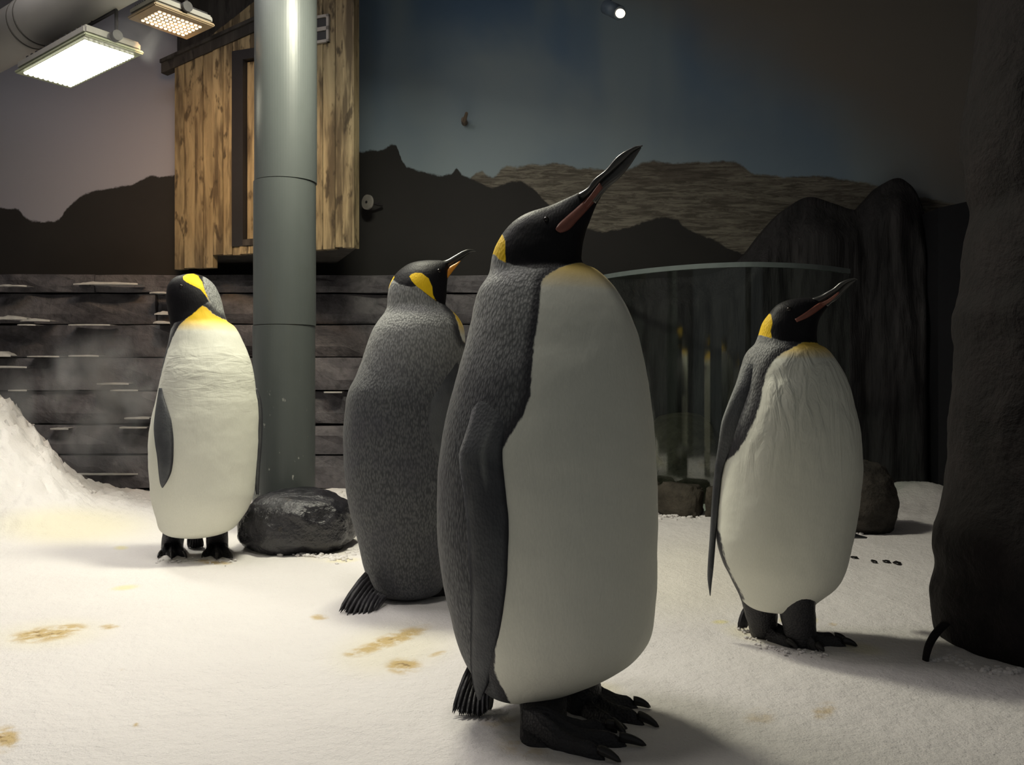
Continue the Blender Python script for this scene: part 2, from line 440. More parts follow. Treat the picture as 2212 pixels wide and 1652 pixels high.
def snow_patch(bm, x0, x1, y, z, h, d):
    n = max(8, int((x1 - x0) / .012)); rows = []
    for i in range(n + 1):
        t = i / n; x = x0 + (x1 - x0) * t
        e = math.sin(math.pi * t) ** .5
        hh = h * e * (.55 + .6 * noise.noise(Vector((x * 14, z * 30, 1))) + .4 * abs(noise.noise(Vector((x * 40, z, 8)))))
        hh = max(hh, .001); dd = d * (.3 + .7 * e) + .01 * noise.noise(Vector((x * 30, z, 3)))
        rows.append([bm.verts.new(v) for v in ((x, y + .08, z), (x, y + .05, z + hh), (x, y - dd * .5, z + hh * .9), (x, y - dd, z + hh * .25), (x, y - dd * .9, z - .006))])
    for a, b in zip(rows, rows[1:]):
        for j in range(4): bm.faces.new((a[j], a[j + 1], b[j + 1], b[j]))
bm = bmesh.new()
Yl = 4.36
for xa, xb, y, h in [(160, 300, 613, .014), (0, 60, 617, .008), (325, 366, 632, .008), (-40, 60, 688, .022), (45, 110, 692, .012), (335, 372, 678, .018), (332, 372, 697, .014), (-30, 25, 768, .026), (150, 215, 768, .006), (-20, 60, 792, .006), (210, 280, 828, .006), (270, 325, 902, .006),
                     (40, 80, 701, .0025), (150, 240, 701, .0025), (60, 130, 769, .0025), (20, 60, 842, .0025), (240, 300, 842, .0025), (110, 150, 925, .006), (260, 320, 922, .003), (700, 740, 846, .002), (150, 300, 1022, .004)]:
    a = pw(xa, y, Yl); b = pw(xb, y, Yl)
    snow_patch(bm, a.x, b.x, Yl, a.z, h, .035)
o = bm_obj('thin_snow', bm, simple('grey_ledge_snow', (.34, .33, .32), .8, .3, 40, .3), led, True)  # evenly darker grey than the floor snow
o['kind'] = 'stuff'; o['label'] = 'thin grey snow along the ledges'

# ------------------------------------------------------------------ dark rock outcrop on the right
def outcrop():
    prof = [(1285, 606), (1330, 603), (1420, 600), (1500, 596), (1570, 580), (1612, 548), (1650, 500), (1700, 449), (1750, 424), (1800, 438), (1850, 452), (1878, 428), (1905, 400), (1940, 383), (1968, 399), (1988, 432), (1999, 470), (2005, 540)]
    Yb = 4.5; nx, nz = 120, 70
    xs = np.linspace(1285, 2005, nx); top = pchip([p[0] for p in prof], [p[1] for p in prof], xs)
    verts = []; faces = []
    for i in range(nx):
        zt = pw(xs[i], top[i], Yb).z
        for j in range(nz + 1):
            t = j / nz
            z = -.1 + (zt + .1) * min(1, t / .93)
            X = (xs[i] - CX) / F * Yb
            fold = .07 * noise.noise(Vector((X * 5.5, z * .7, 2))) + .03 * noise.fractal(Vector((X * 12, z * 2.2, 7)), .8, 2, 4)
            y = Yb - .10 - fold - .06 * (1 - t) + (.06 if i in (0, nx - 1) else 0)
            y = y + (Yb - y) * smooth01(.80, .93, t)
            if t > .93: y = Yb + (t - .93) / .07 * .096
            verts.append((X * y / Yb if t <= .93 else X, y, z))
    for i in range(nx - 1):
        for j in range(nz):
            a = i * (nz + 1) + j
            faces.append((a, a + nz + 1, a + nz + 2, a + 1))
    # side wall back to the mural on the right
    n0 = len(verts); i = nx - 1
    for j in range(nz + 1):
        v = verts[i * (nz + 1) + j]; verts.append((v[0] + .02, 4.597, v[2]))
    for j in range(nz):
        a = i * (nz + 1) + j; faces.append((a, n0 + j, n0 + j + 1, a + 1))
    o = mesh_obj('rock_outcrop', verts, faces, OUTC)
    tag(o, 'near-black rock outcrop with two rounded peaks rising behind the right-hand penguin', 'rock')
outcrop()
dp = thing('dark_doorway_panel', (1.95, 4.3, 0), 'flat black upright panel with a sloping top between the outcrop and the rock column', 'panel')
def panel_prism(name, pts, y0, y1, mat, parent):
    n = len(pts)
    v = [pw(x, y, y0) for x, y in pts] + [Vector((pw(x, y, y0).x, y1, pw(x, y, y0).z)) for x, y in pts]
    f = [tuple(range(n)), tuple(range(2 * n - 1, n - 1, -1))] + [(i, i + n, (i + 1) % n + n, (i + 1) % n) for i in range(n)]
    return mesh_obj(name, v, f, mat, parent, smooth=False)
panel_prism('panel', [(2027, 449), (2140, 424), (2140, 1090), (2027, 1090)], 4.3, 4.58, BLACKP, dp)
panel_prism('edge_strip', [(2012, 470), (2026, 455), (2026, 1085), (2012, 1085)], 4.4, 4.58, OUTC, dp)

# ------------------------------------------------------------------ glass barrier, kerb stones, boulders on the right
def barrier():
    t = thing('glass_barrier', (.93, 3.85, 0), 'low curved clear glass barrier with a pale top edge behind the right-hand penguin', 'glass barrier')
    z = CH + 256 / F * 3.78
    ctrl = []
    for x, y in [(1285, 603), (1310, 597), (1440, 580), (1560, 572), (1620, 570.5), (1690, 572), (1760, 576), (1832, 585)]:
        Y = (z - CH) * F / (CY - y); ctrl.append(((x - CX) / F * Y, Y))
    p = curve(ctrl, 60)
    def wall(name, za, zb, th, mat):
        v = []; f = []
        for i in range(len(p)):
            d = p[min(i + 1, 59)] - p[max(i - 1, 0)]; d = np.array((-d[1], d[0])) / np.linalg.norm(d) * th / 2
            a, b = p[i] - d, p[i] + d
            v += [(a[0], a[1], za), (a[0], a[1], zb), (b[0], b[1], zb), (b[0], b[1], za)]
        for i in range(len(p) - 1):
            for j in range(4): f.append((i * 4 + j, i * 4 + (j + 1) % 4, i * 4 + 4 + (j + 1) % 4, i * 4 + 4 + j))
        f += [(0, 1, 2, 3), (236, 239, 238, 237)]
        return mesh_obj(name, v, f, mat, t, smooth=False)
    n = N('barrier_glass'); tr = n.n('BsdfTransparent'); gl = n.n('BsdfGlossy'); gl.inputs['Roughness'].default_value = .06
    tr.inputs[0].default_value = (.86, .91, .88, 1)
    mx = n.n('MixShader'); mx.inputs[0].default_value = .06; n.set(mx.inputs[1], tr.outputs[0]); n.set(mx.inputs[2], gl.outputs[0]); n.set(n.out.inputs[0], mx.outputs[0])
    rimm = simple('glass_edge', (.13, .155, .155), .25, .15, 20, .05)
    wall('glass_pane', .03, z - .012, .012, n.m)
    wall('top_edge', z - .012, z + .008, .022, rimm)
    # kerb stones along the foot of the glass
    kt = thing('stone_kerb', (.9, 3.8, 0), 'low brown stone kerb along the foot of the glass barrier', 'kerb')
    r2 = random.Random(5); s = 0
    q = curve(ctrl, 200)
    seg = [0, 22, 47, 70, 96, 118, 146, 170, 199]
    for a, b in zip(seg, seg[1:]):
        pa, pb = q[a], q[b]; m = (pa + pb) / 2; L = np.linalg.norm(pb - pa); ang = math.atan2(pb[1] - pa[1], pb[0] - pa[0])
        bm = bmesh.new(); bmesh.ops.create_icosphere(bm, subdivisions=4, radius=1)
        for v in bm.verts:
            c = v.co; e = Vector([math.copysign(abs(x) ** .45, x) for x in c])
            e *= 1 + .10 * noise.fractal(c * 2 + Vector((s, 0, 0)), .8, 2, 4)
            x, y, zz = e.x * L * .52, e.y * .05 - .075, e.z * .07 + .065
            v.co = (m[0] + x * math.cos(ang) - y * math.sin(ang), m[1] + x * math.sin(ang) + y * math.cos(ang) - .02, float(floor_z(m[0], m[1])) + zz - .01)
        bm_obj('kerb_stone', bm, BOULD, kt, True); s += 9
barrier()

def boulder(name, x0, x1, y0, y1, Y, depth, mat, seed, label, rough=.14, sq=.8, parent=None):
    """irregular stone filling the pixel box x0..x1, y0..y1 at distance Y"""
    a, b = pw(x0, y0, Y), pw(x1, y1, Y)
    c = (a + b) / 2; rx, rz = (b.x - a.x) / 2, (a.z - b.z) / 2
    bm = bmesh.new(); bmesh.ops.create_icosphere(bm, subdivisions=5, radius=1)
    for v in bm.verts:
        q = v.co.copy(); e = Vector([math.copysign(abs(t) ** sq, t) for t in q])
        e *= 1 + rough * noise.fractal(q * 1.4 + Vector((seed, 0, 0)), .9, 2, 5)
        v.co = (c.x + e.x * rx, Y + e.y * depth, c.z + e.z * rz)
    o = bm_obj(name, bm, mat, parent, True)
    if parent is None: tag(o, label, 'rock')
    return o
boulder('boulder', 527, 764, 1058, 1205, 3.12, .17, WET, 4, 'wet shiny black boulder wrapped around the foot of the grey pole', .10)
boulder('boulder', 1790, 1928, 998, 1160, 3.45, .14, m_rock('dark_boulder_stone', (.02, .018, .015), (.05, .043, .036), .8, 8), 11, 'dull dark brown boulder peeping out behind the right-hand penguin', .13)
boulder('boulder', 1395, 1556, 896, 1160, 4.22, .14, BOULD, 19, 'pale brown rounded boulder behind the glass barrier, between the two right-hand penguins', .08, .6)

# ------------------------------------------------------------------ rock column at the right edge
def column():
    t = thing('rock_column', (1.02, 1.95, 0), 'massive dark brown rock column filling the right edge, its foot in the snow', 'rock column')
    L = [(2150, -700), (2135, -200), (2120, 0), (2106, 90), (2098, 130), (2090, 200), (2081, 271), (2084, 340), (2092, 385), (2104, 434), (2092, 480), (2082, 560), (2074, 620), (2055, 680), (2060, 740), (2056, 820), (2047, 890), (2047, 980), (2042, 1060),
         (2030, 1120), (2017, 1165), (2015, 1195), (2021, 1241), (2012, 1280), (2008, 1300), (2013, 1345), (2022, 1390), (2045, 1425), (2070, 1450), (2100, 1475)]
    Y = 1.98; n, m = 240, 96
    c = curve(L, n); c[:, 0] += 40 + 10 * smooth01(1200, 1000, c[:, 1]); v = []; f = []
    for i, (x, y) in enumerate(c):
        xr = 2560 + 25 * math.sin(i * .09)
        p = pw(x, y, Y); q = pw(xr, y, Y); cx = (p.x + q.x) / 2; r = (q.x - p.x) / 2
        for j in range(m):
            a = 2 * math.pi * j / m
            d = Vector((math.cos(a), math.sin(a), 0))
            s = 1 + (.05 * noise.fractal(Vector((d.x * 2.5, d.y * 2.5, p.z * 3.5)), .8, 2, 5) + .02 * noise.noise(Vector((d.x * 9, d.y * 9, p.z * 14)))) * (.35 if d.x < -.92 else 1)
            v.append((cx + d.x * r * s, Y + .04 + d.y * .25 * s, p.z))
    for i in range(n - 1):
        for j in range(m): f.append((i * m + j, (i + 1) * m + j, (i + 1) * m + (j + 1) % m, i * m + (j + 1) % m))
    f.append(tuple(range(m)))
    mesh_obj('shaft', v, f, COLUMN, t)
    pts = curve([(2060, 1330), (2036, 1352), (2016, 1376), (2004, 1402), (1999, 1432), (1999, 1450)], 20); rad = np.linspace(.011, .005, 20)
    v = []; f = []
    for k, ((x, y), r) in enumerate(zip(pts, rad)):
        p = pw(x, y, 2.02 - .13 * smooth01(0, 14, k))
        for j in range(10):
            a = j * math.pi / 5; v.append((p.x + r * math.cos(a), p.y + r * math.sin(a) * 1.4, p.z))
    for i in range(19):
        for j in range(10): f.append((i * 10 + j, i * 10 + (j + 1) % 10, i * 10 + 10 + (j + 1) % 10, i * 10 + 10 + j))
    mesh_obj('root_spur', v, f, COLUMN, t)
column()

# ------------------------------------------------------------------ grey pole
def pole():
    Y = 3.32; a = pw(550, 700, Y); b = pw(682, 700, Y); x = (a.x + b.x) / 2; R = (b.x - a.x) / 2
    t = thing('support_pole', (x, Y, 0), 'thick grey painted steel pole standing in front of the timber hut', 'pole')
    z1, z2 = pw(0, 381, Y - R).z, pw(0, 700, Y - R).z
    for za, zb in ((-.05, z2 - .0012), (z2 + .0012, z1 - .0012), (z1 + .0012, 2.56)):
        bm = bmesh.new(); bmesh.ops.create_cone(bm, cap_ends=True, segments=72, radius1=R, radius2=R, depth=zb - za)
        bmesh.ops.bevel(bm, geom=[e for e in bm.edges if len([f for f in e.link_faces if len(f.verts) > 4]) == 1], offset=.0015, segments=1)
        bmesh.ops.translate(bm, verts=bm.verts, vec=(x - .004 * (1.3 - (za + zb) / 2), Y, (za + zb) / 2))
        o = bm_obj('pipe_section', bm, POLE, t)
        for pg in o.data.polygons: pg.use_smooth = len(pg.vertices) == 4
    bm = bmesh.new(); bmesh.ops.create_cone(bm, cap_ends=True, segments=64, radius1=R - .014, radius2=R - .014, depth=2.5)
    bmesh.ops.translate(bm, verts=bm.verts, vec=(x, Y, 1.25)); bm_obj('joint_core', bm, simple('joint_core_grey', (.35, .35, .32), .6), t)  # pale grey core showing as a seam at each joint
    # pale scratch
    v = []; f = []
    sc = curve([(657, 344), (660, 343), (666, 349), (673, 356)], 12)
    for px, py in sc:
        ang = math.asin(max(-1, min(1, ((px - 616) / 66))))
        for d in (-1.2, 1.2):
            p = pw(px, py + d, Y - R * math.cos(ang)); v.append((x + (R + .001) * math.sin(ang), Y - (R + .001) * math.cos(ang), p.z))
    for i in range(11): f.append((2 * i, 2 * i + 2, 2 * i + 3, 2 * i + 1))
    o = mesh_obj('scratch', v, f, simple('scratch_pale', (.7, .7, .66), .6), t); o['label'] = 'pale hooked scratch'
pole()

# ------------------------------------------------------------------ timber hut facade
def hut():
    A = Vector((-1.583, 4.35, 0)); B = Vector((-.679, 3.98, 0)); d = (B - A).normalized(); nrm = Vector((d.y, -d.x, 0))   # towards the camera
    t = thing('timber_hut', (A + B) / 2 + Vector((0, 0, 1.1)), 'weathered timber hut front hung on the back wall behind the grey pole', 'hut')
    W = (B - A).length
    def at(px):
        k = (px - CX) / F      # X = k*Y on the facade line
        s = (k * A.y - A.x) / (d.x - k * d.y); return s
    def z_at(px, py):
        s = at(px); return CH - (py - CY) / F * (A.y + d.y * s)
    def slab(name, s0, s1, z0, z1, o0, o1, mat, ztop1=None):
        zt1 = z1 if ztop1 is None else ztop1
        P = []
        for o in (o1, o0):
            for s, z in ((s0, z0), (s1, z0), (s1, zt1), (s0, z1)):
                q = A + d * s + nrm * o; P.append((q.x, q.y, z))
        return mesh_obj(name, P, [(0, 1, 2, 3), (7, 6, 5, 4), (0, 4, 5, 1), (1, 5, 6, 2), (2, 6, 7, 3), (3, 7, 4, 0)], mat, t, smooth=False)
    rz = random.Random(11)
    zb = 1.153; zl = 1.103
    def ztop(s): return 2.06 + .50 * s
    win0, win1 = at(503), at(640); wz0, wz1 = z_at(503, 533), z_at(503, 112)
    # planks: left of the opening, above and below it, right of it
    def planks(s0, s1, z0, zt, n):
        cuts = [s0 + (s1 - s0) * (i + rz.uniform(-.18, .18) * (0 < i < n)) / n for i in range(n + 1)]
        for a, b in zip(cuts, cuts[1:]):
            o = rz.uniform(0, .006)
            slab('plank', a + .0012, b - .0012, z0 + rz.uniform(-.004, .004), zt(a) if callable(zt) else zt, -.03, o, WOOD, zt(b) if callable(zt) else None)
    top = lambda s: min(ztop(s), 2.54)
    planks(0, at(461), zl, top, 4)
    planks(at(461), win0, zb, top, 2)
    planks(win0, win1, wz1, top, 7)
    planks(win0, win1, zb, wz0, 7)
    planks(win1, W, zb, top, 6)
    # window with a black frame and a timber shutter set back inside
    slab('opening_back', win0, win1, wz0, wz1, -.10, -.09, BLACKP)
    fr = .062
    slab('window_frame', win0, win0 + fr, wz0, wz1, -.09, .008, BLACKP)
    slab('window_frame', win1 - .03, win1, wz0, wz1, -.09, .008, BLACKP)
    slab('window_frame', win0 + fr, win1 - .03, wz1 - .045, wz1, -.09, .008, BLACKP)
    slab('window_sill', win0 + fr, win1 - .03, wz0, wz0 + .028, -.09, .012, TRIMW)
    for i in range(4):
        s = win0 + fr + .003 + i * .055
        slab('shutter_board', s, s + .053, wz0 + .035, wz1 - .05, -.06, -.02 - .002 * (i % 2), WOOD)
    # eave board sloping up to the right, and the dark fascia board under it
    sl, sr = at(352), at(672)
    zc = lambda s, y0=0: None
    za, zbv = z_at(345, 138), z_at(548, 48)
    g = (zbv - za) / (at(548) - sl)
    for nm, dz0, dz1, o0, o1 in (('eave_board', -.004, .012, -.03, .022), ('fascia_board', -.05, -.004, -.03, .012)):
        P = []
        for o in (o1, o0):
            for s, dz in ((sl, dz0), (sr, dz0), (sr, dz1), (sl, dz1)):
                q = A + d * s + nrm * o; P.append((q.x, q.y, za + g * (s - sl) + dz))
        mesh_obj(nm, P, [(0, 1, 2, 3), (7, 6, 5, 4), (0, 4, 5, 1), (1, 5, 6, 2), (2, 6, 7, 3), (3, 7, 4, 0)], TRIMW, t, smooth=False)
    # small pale vent right of the pole
    v0, v1 = at(640), at(714); vz0, vz1 = z_at(714, 92), z_at(714, 32)
    f2 = .012
    for s0, s1, z0, z1 in ((v0, v1, vz1 - f2, vz1), (v0, v1, vz0, vz0 + f2), (v1 - f2, v1, vz0, vz1), (v0, v1, (vz0 + vz1) / 2 - .008, (vz0 + vz1) / 2 + .008)):
        slab('vent_frame', s0, s1, z0, z1, 0, .016, PALEP)
    slab('vent_opening', v0, v1 - f2, vz0 + f2, vz1 - f2, 0, .009, BLACKP)
    # body of the hut back to the wall, with a visible underside
    P = []
    for z in (zb + .002, 2.54):
        for q in (A - nrm * .03, B - nrm * .03, Vector((-.88, 4.59, 0)), Vector((-1.66, 4.59, 0))): P.append((q.x, q.y, z))
    mesh_obj('hut_body', P, [(3, 2, 1, 0), (4, 5, 6, 7), (0, 1, 5, 4), (1, 2, 6, 5), (2, 3, 7, 6), (3, 0, 4, 7)], TRIMW, t, smooth=False)
    slab('corner_post', W - .004, W + .004, zb - .004, 2.53, -.035, .008, WOOD)
hut()

# pale round disc on the mural just right of the hut
def disc():
    t = thing('wall_disc', pw(797, 438, 4.3), 'small pale round disc on a short stem just right of the timber hut', 'disc')
    c = pw(796, 437, 4.50); ax = Vector((-.62, -.78, 0)).normalized()
    def cyl(name, r, a, b, mat, seg=32):
        bm = bmesh.new(); bmesh.ops.create_cone(bm, cap_ends=True, segments=seg, radius1=r, radius2=r, depth=b - a)
        bm.transform(Matrix.Translation(c + ax * (a + b) / 2) @ ax.to_track_quat('Z', 'Y').to_matrix().to_4x4())
        return bm_obj(name, bm, mat, t)
    cyl('disc_face', .036, 0, .012, PALEP)
    cyl('stem', .007, -.09, 0, DARKM, 16)
    cyl('centre_cap', .006, .012, .016, DARKM, 16)
disc()
def hook():
    t = thing('wall_hook', pw(1005, 258, 4.59), 'small brown peg sticking out of the painted sky above the tallest penguin', 'hook')
    bm = bmesh.new(); a, b = pw(1003, 262, 4.55), pw(1008, 244, 4.5)
    bmesh.ops.create_cone(bm, cap_ends=True, segments=16, radius1=.010, radius2=.007, depth=(b - a).length)
    bm.transform(Matrix.Translation((a + b) / 2) @ (b - a).to_track_quat('Z', 'Y').to_matrix().to_4x4()); bm_obj('peg', bm, simple('peg_brown', (.14, .10, .07), .6), t)
    bm = bmesh.new(); bmesh.ops.create_cone(bm, cap_ends=True, segments=16, radius1=.016, radius2=.014, depth=.06)
    bm.transform(Matrix.Translation(pw(1003, 262, 4.575)) @ Matrix.Rotation(math.pi / 2, 4, 'X')); bm_obj('peg_base', bm, simple('peg_brown_base', (.14, .10, .07), .6), t)
hook()

# ------------------------------------------------------------------ duct, lamps
def tube(name, p0, p1, r, mat, parent, seg=40, caps=True):
    p0, p1 = Vector(p0), Vector(p1); bm = bmesh.new()
    bmesh.ops.create_cone(bm, cap_ends=caps, segments=seg, radius1=r, radius2=r, depth=(p1 - p0).length)
    bm.transform(Matrix.Translation((p0 + p1) / 2) @ (p1 - p0).to_track_quat('Z', 'Y').to_matrix().to_4x4())
    o = bm_obj(name, bm, mat, parent)
    for pg in o.data.polygons: pg.use_smooth = len(pg.vertices) == 4
    return o
def duct():
    zc = 1.975; Yd = lambda y: (zc - CH) * F / (CY - y)
    a = Vector(((0 - CX) / F * Yd(92), Yd(92), zc)); b = Vector(((100 - CX) / F * Yd(34), Yd(34), zc)); d = (b - a).normalized()
    t = thing('air_duct', a, 'large round pale air duct running under the ceiling above the bright lamp', 'duct')
    p0, p1 = a - d * 1.18, a + d * 1.9
    tube('duct_pipe', p0, p1, .098, DUCT, t, 56)
    for s in (.50, .56):
        q = a + d * (s - .18); tube('strap', q - d * .004, q + d * .004, .1005, STRAP, t, 56)
        tube('hanger_rod', q + Vector((0, 0, .09)), Vector((q.x, q.y, 2.55)), .004, STRAP, t, 10)
    q = a - d * .5; tube('hanger_rod', q + Vector((0, 0, .09)), Vector((q.x, q.y, 2.55)), .004, STRAP, t, 10)
duct()

def lamp(name, label, z, corners, nu, nv, ledm, rimc, mu, mv, Hh, led_r, watts, lcol, tilt=None, hang=2.55):
    """LED flood: plate given by its four corner pixels in the plane at height z"""
    P = []
    for x, y in corners:
        Y = (z - CH) * F / (CY - y); P.append(Vector(((x - CX) / F * Y, Y, z)))
    A, B, Cc, D = P
    ctr = (A + B + Cc + D) / 4; U = (B - A + Cc - D) / 2; V = (D - A + Cc - B) / 2      # edge vectors
    t = thing(name, ctr, label, 'floodlight')
    pt = lambda u, v, dz: ctr + U * (u - .5) + V * (v - .5) + Vector((0, 0, dz))
    u_, v_ = U.normalized(), V.normalized()
    def slab(nm, u0, u1, v0, v1, z0, z1, mat, bev=.006):
        bm = bmesh.new(); vs = [bm.verts.new(pt(u, v, dz)) for dz in (z0, z1) for u, v in ((u0, v0), (u1, v0), (u1, v1), (u0, v1))]
        for f in ((3, 2, 1, 0), (4, 5, 6, 7), (0, 1, 5, 4), (1, 2, 6, 5), (2, 3, 7, 6), (3, 0, 4, 7)): bm.faces.new([vs[i] for i in f])
        bmesh.ops.recalc_face_normals(bm, faces=bm.faces)
        if bev: bmesh.ops.bevel(bm, geom=bm.edges[:], offset=bev, segments=2, affect='EDGES')
        return bm_obj(nm, bm, mat, t)
    slab('bezel', 0, 1, 0, 1, 0, .012, rimc, .004)
    slab('housing', .02, .98, .02, .98, .012, Hh, ALU, .008)
    nf = 12
    for i in range(nf):
        v = .12 + .76 * i / (nf - 1); slab('cooling_fin', .08, .92, v - .012, v + .012, Hh, Hh + .010, DARKM, 0)
    slab('led_board', mu, 1 - mu, mv, 1 - mv, -.0012, .002, rimc, 0)
    bm = bmesh.new(); pit = min(U.length * (1 - 2 * mu) / nu, V.length * (1 - 2 * mv) / nv)
    bmesh.ops.create_uvsphere(bm, u_segments=8, v_segments=5, radius=pit * led_r)
    bmesh.ops.scale(bm, verts=bm.verts, vec=(1, 1, .55))
    me = bpy.data.meshes.new('led'); bm.to_mesh(me); bm.free(); me.materials.append(ledm)
    for i in range(nu):
        for j in range(nv):
            o = bpy.data.objects.new('led', me); C.objects.link(o); put(o, t)
            o.location = pt(mu + (1 - 2 * mu) * (i + .5) / nu, mv + (1 - 2 * mv) * (j + .5) / nv, -.003)
    l = area('lamp_light', tuple(ctr - Vector((0, 0, .012))), (0, 0, math.atan2(V.y, V.x)), V.length * .8, U.length * .8, watts, lcol)
    l.data.spread = math.radians(125)
    if tilt: l.rotation_euler = Vector(tilt).to_track_quat('-Z', 'Y').to_euler(); l.data.spread = math.radians(95)
    # yoke, knobs and hanging rods
    for e in (-.012, 1.012):
        q = pt(.5, e, .03); tube('knob', q - v_ * .012, q + v_ * .012, .018, DARKM, t, 20)
        tube('yoke_arm', q, q + Vector((0, 0, .09)), .006, DARKM, t, 10)
    tube('yoke_bar', pt(.5, -.012, .12), pt(.5, 1.012, .12), .006, DARKM, t, 10)
    for v in (.3, .7):
        q = pt(.5, v, .12); tube('hanger_rod', q, Vector((q.x, q.y, hang)), .004, STRAP, t, 10)
rim1 = simple('lamp_glass_rim', (.40, .43, .30), .3, .1, 40, .05)
rim2 = simple('lamp_warm_rim', (.36, .27, .17), .4, .1, 40, .05)
lamp('led_floodlight', 'bright white LED floodlight with a glaring rectangular face under the duct', 1.75, [(30, 162), (155, 189), (309, 122), (185, 70)], 10, 24, LEDW, rim1, .07, .06, .045, .42, 7.0, (1.0, .97, .84), None, 1.884)
lamp('led_floodlight', 'smaller warm amber LED floodlight with separate glowing dots, near the timber hut', 1.85, [(274, 44), (405, 84), (464, 61), (335, 6)], 10, 6, LEDA, rim2, .13, .14, .04, .36, 5.5, (1.0, .60, .28), (-.16, .85, -.42))

def spot():  # glowing fitting built in place of a reflection in the viewing glass
    p = pw(1340, 29, 3.5)
    t = thing('reflection_spot', p, 'tiny glowing oval standing in for a lamp reflected in the glass, high against the blue painted sky', 'spotlight')
    ax = Vector((.50, -.62, -.52)).normalized()
    tube('spot_body', p - ax * .09, p - ax * .004, .027, simple('spot_body_blue', (.04, .06, .085), .6), t, 28)
    bm = bmesh.new(); bmesh.ops.create_uvsphere(bm, u_segments=24, v_segments=12, radius=.023)
    bm.transform(Matrix.Translation(p) @ ax.to_track_quat('Z', 'Y').to_matrix().to_4x4() @ Matrix.Diagonal((1, .72, .4, 1))); bm_obj('lens', bm, REFL_GLOW, t, True)
    tube('stem', p - ax * .07, Vector((p.x + .02, p.y + .06, 2.56)), .006, simple('spot_stem_blue', (.05, .07, .095), .6), t, 10)
spot()

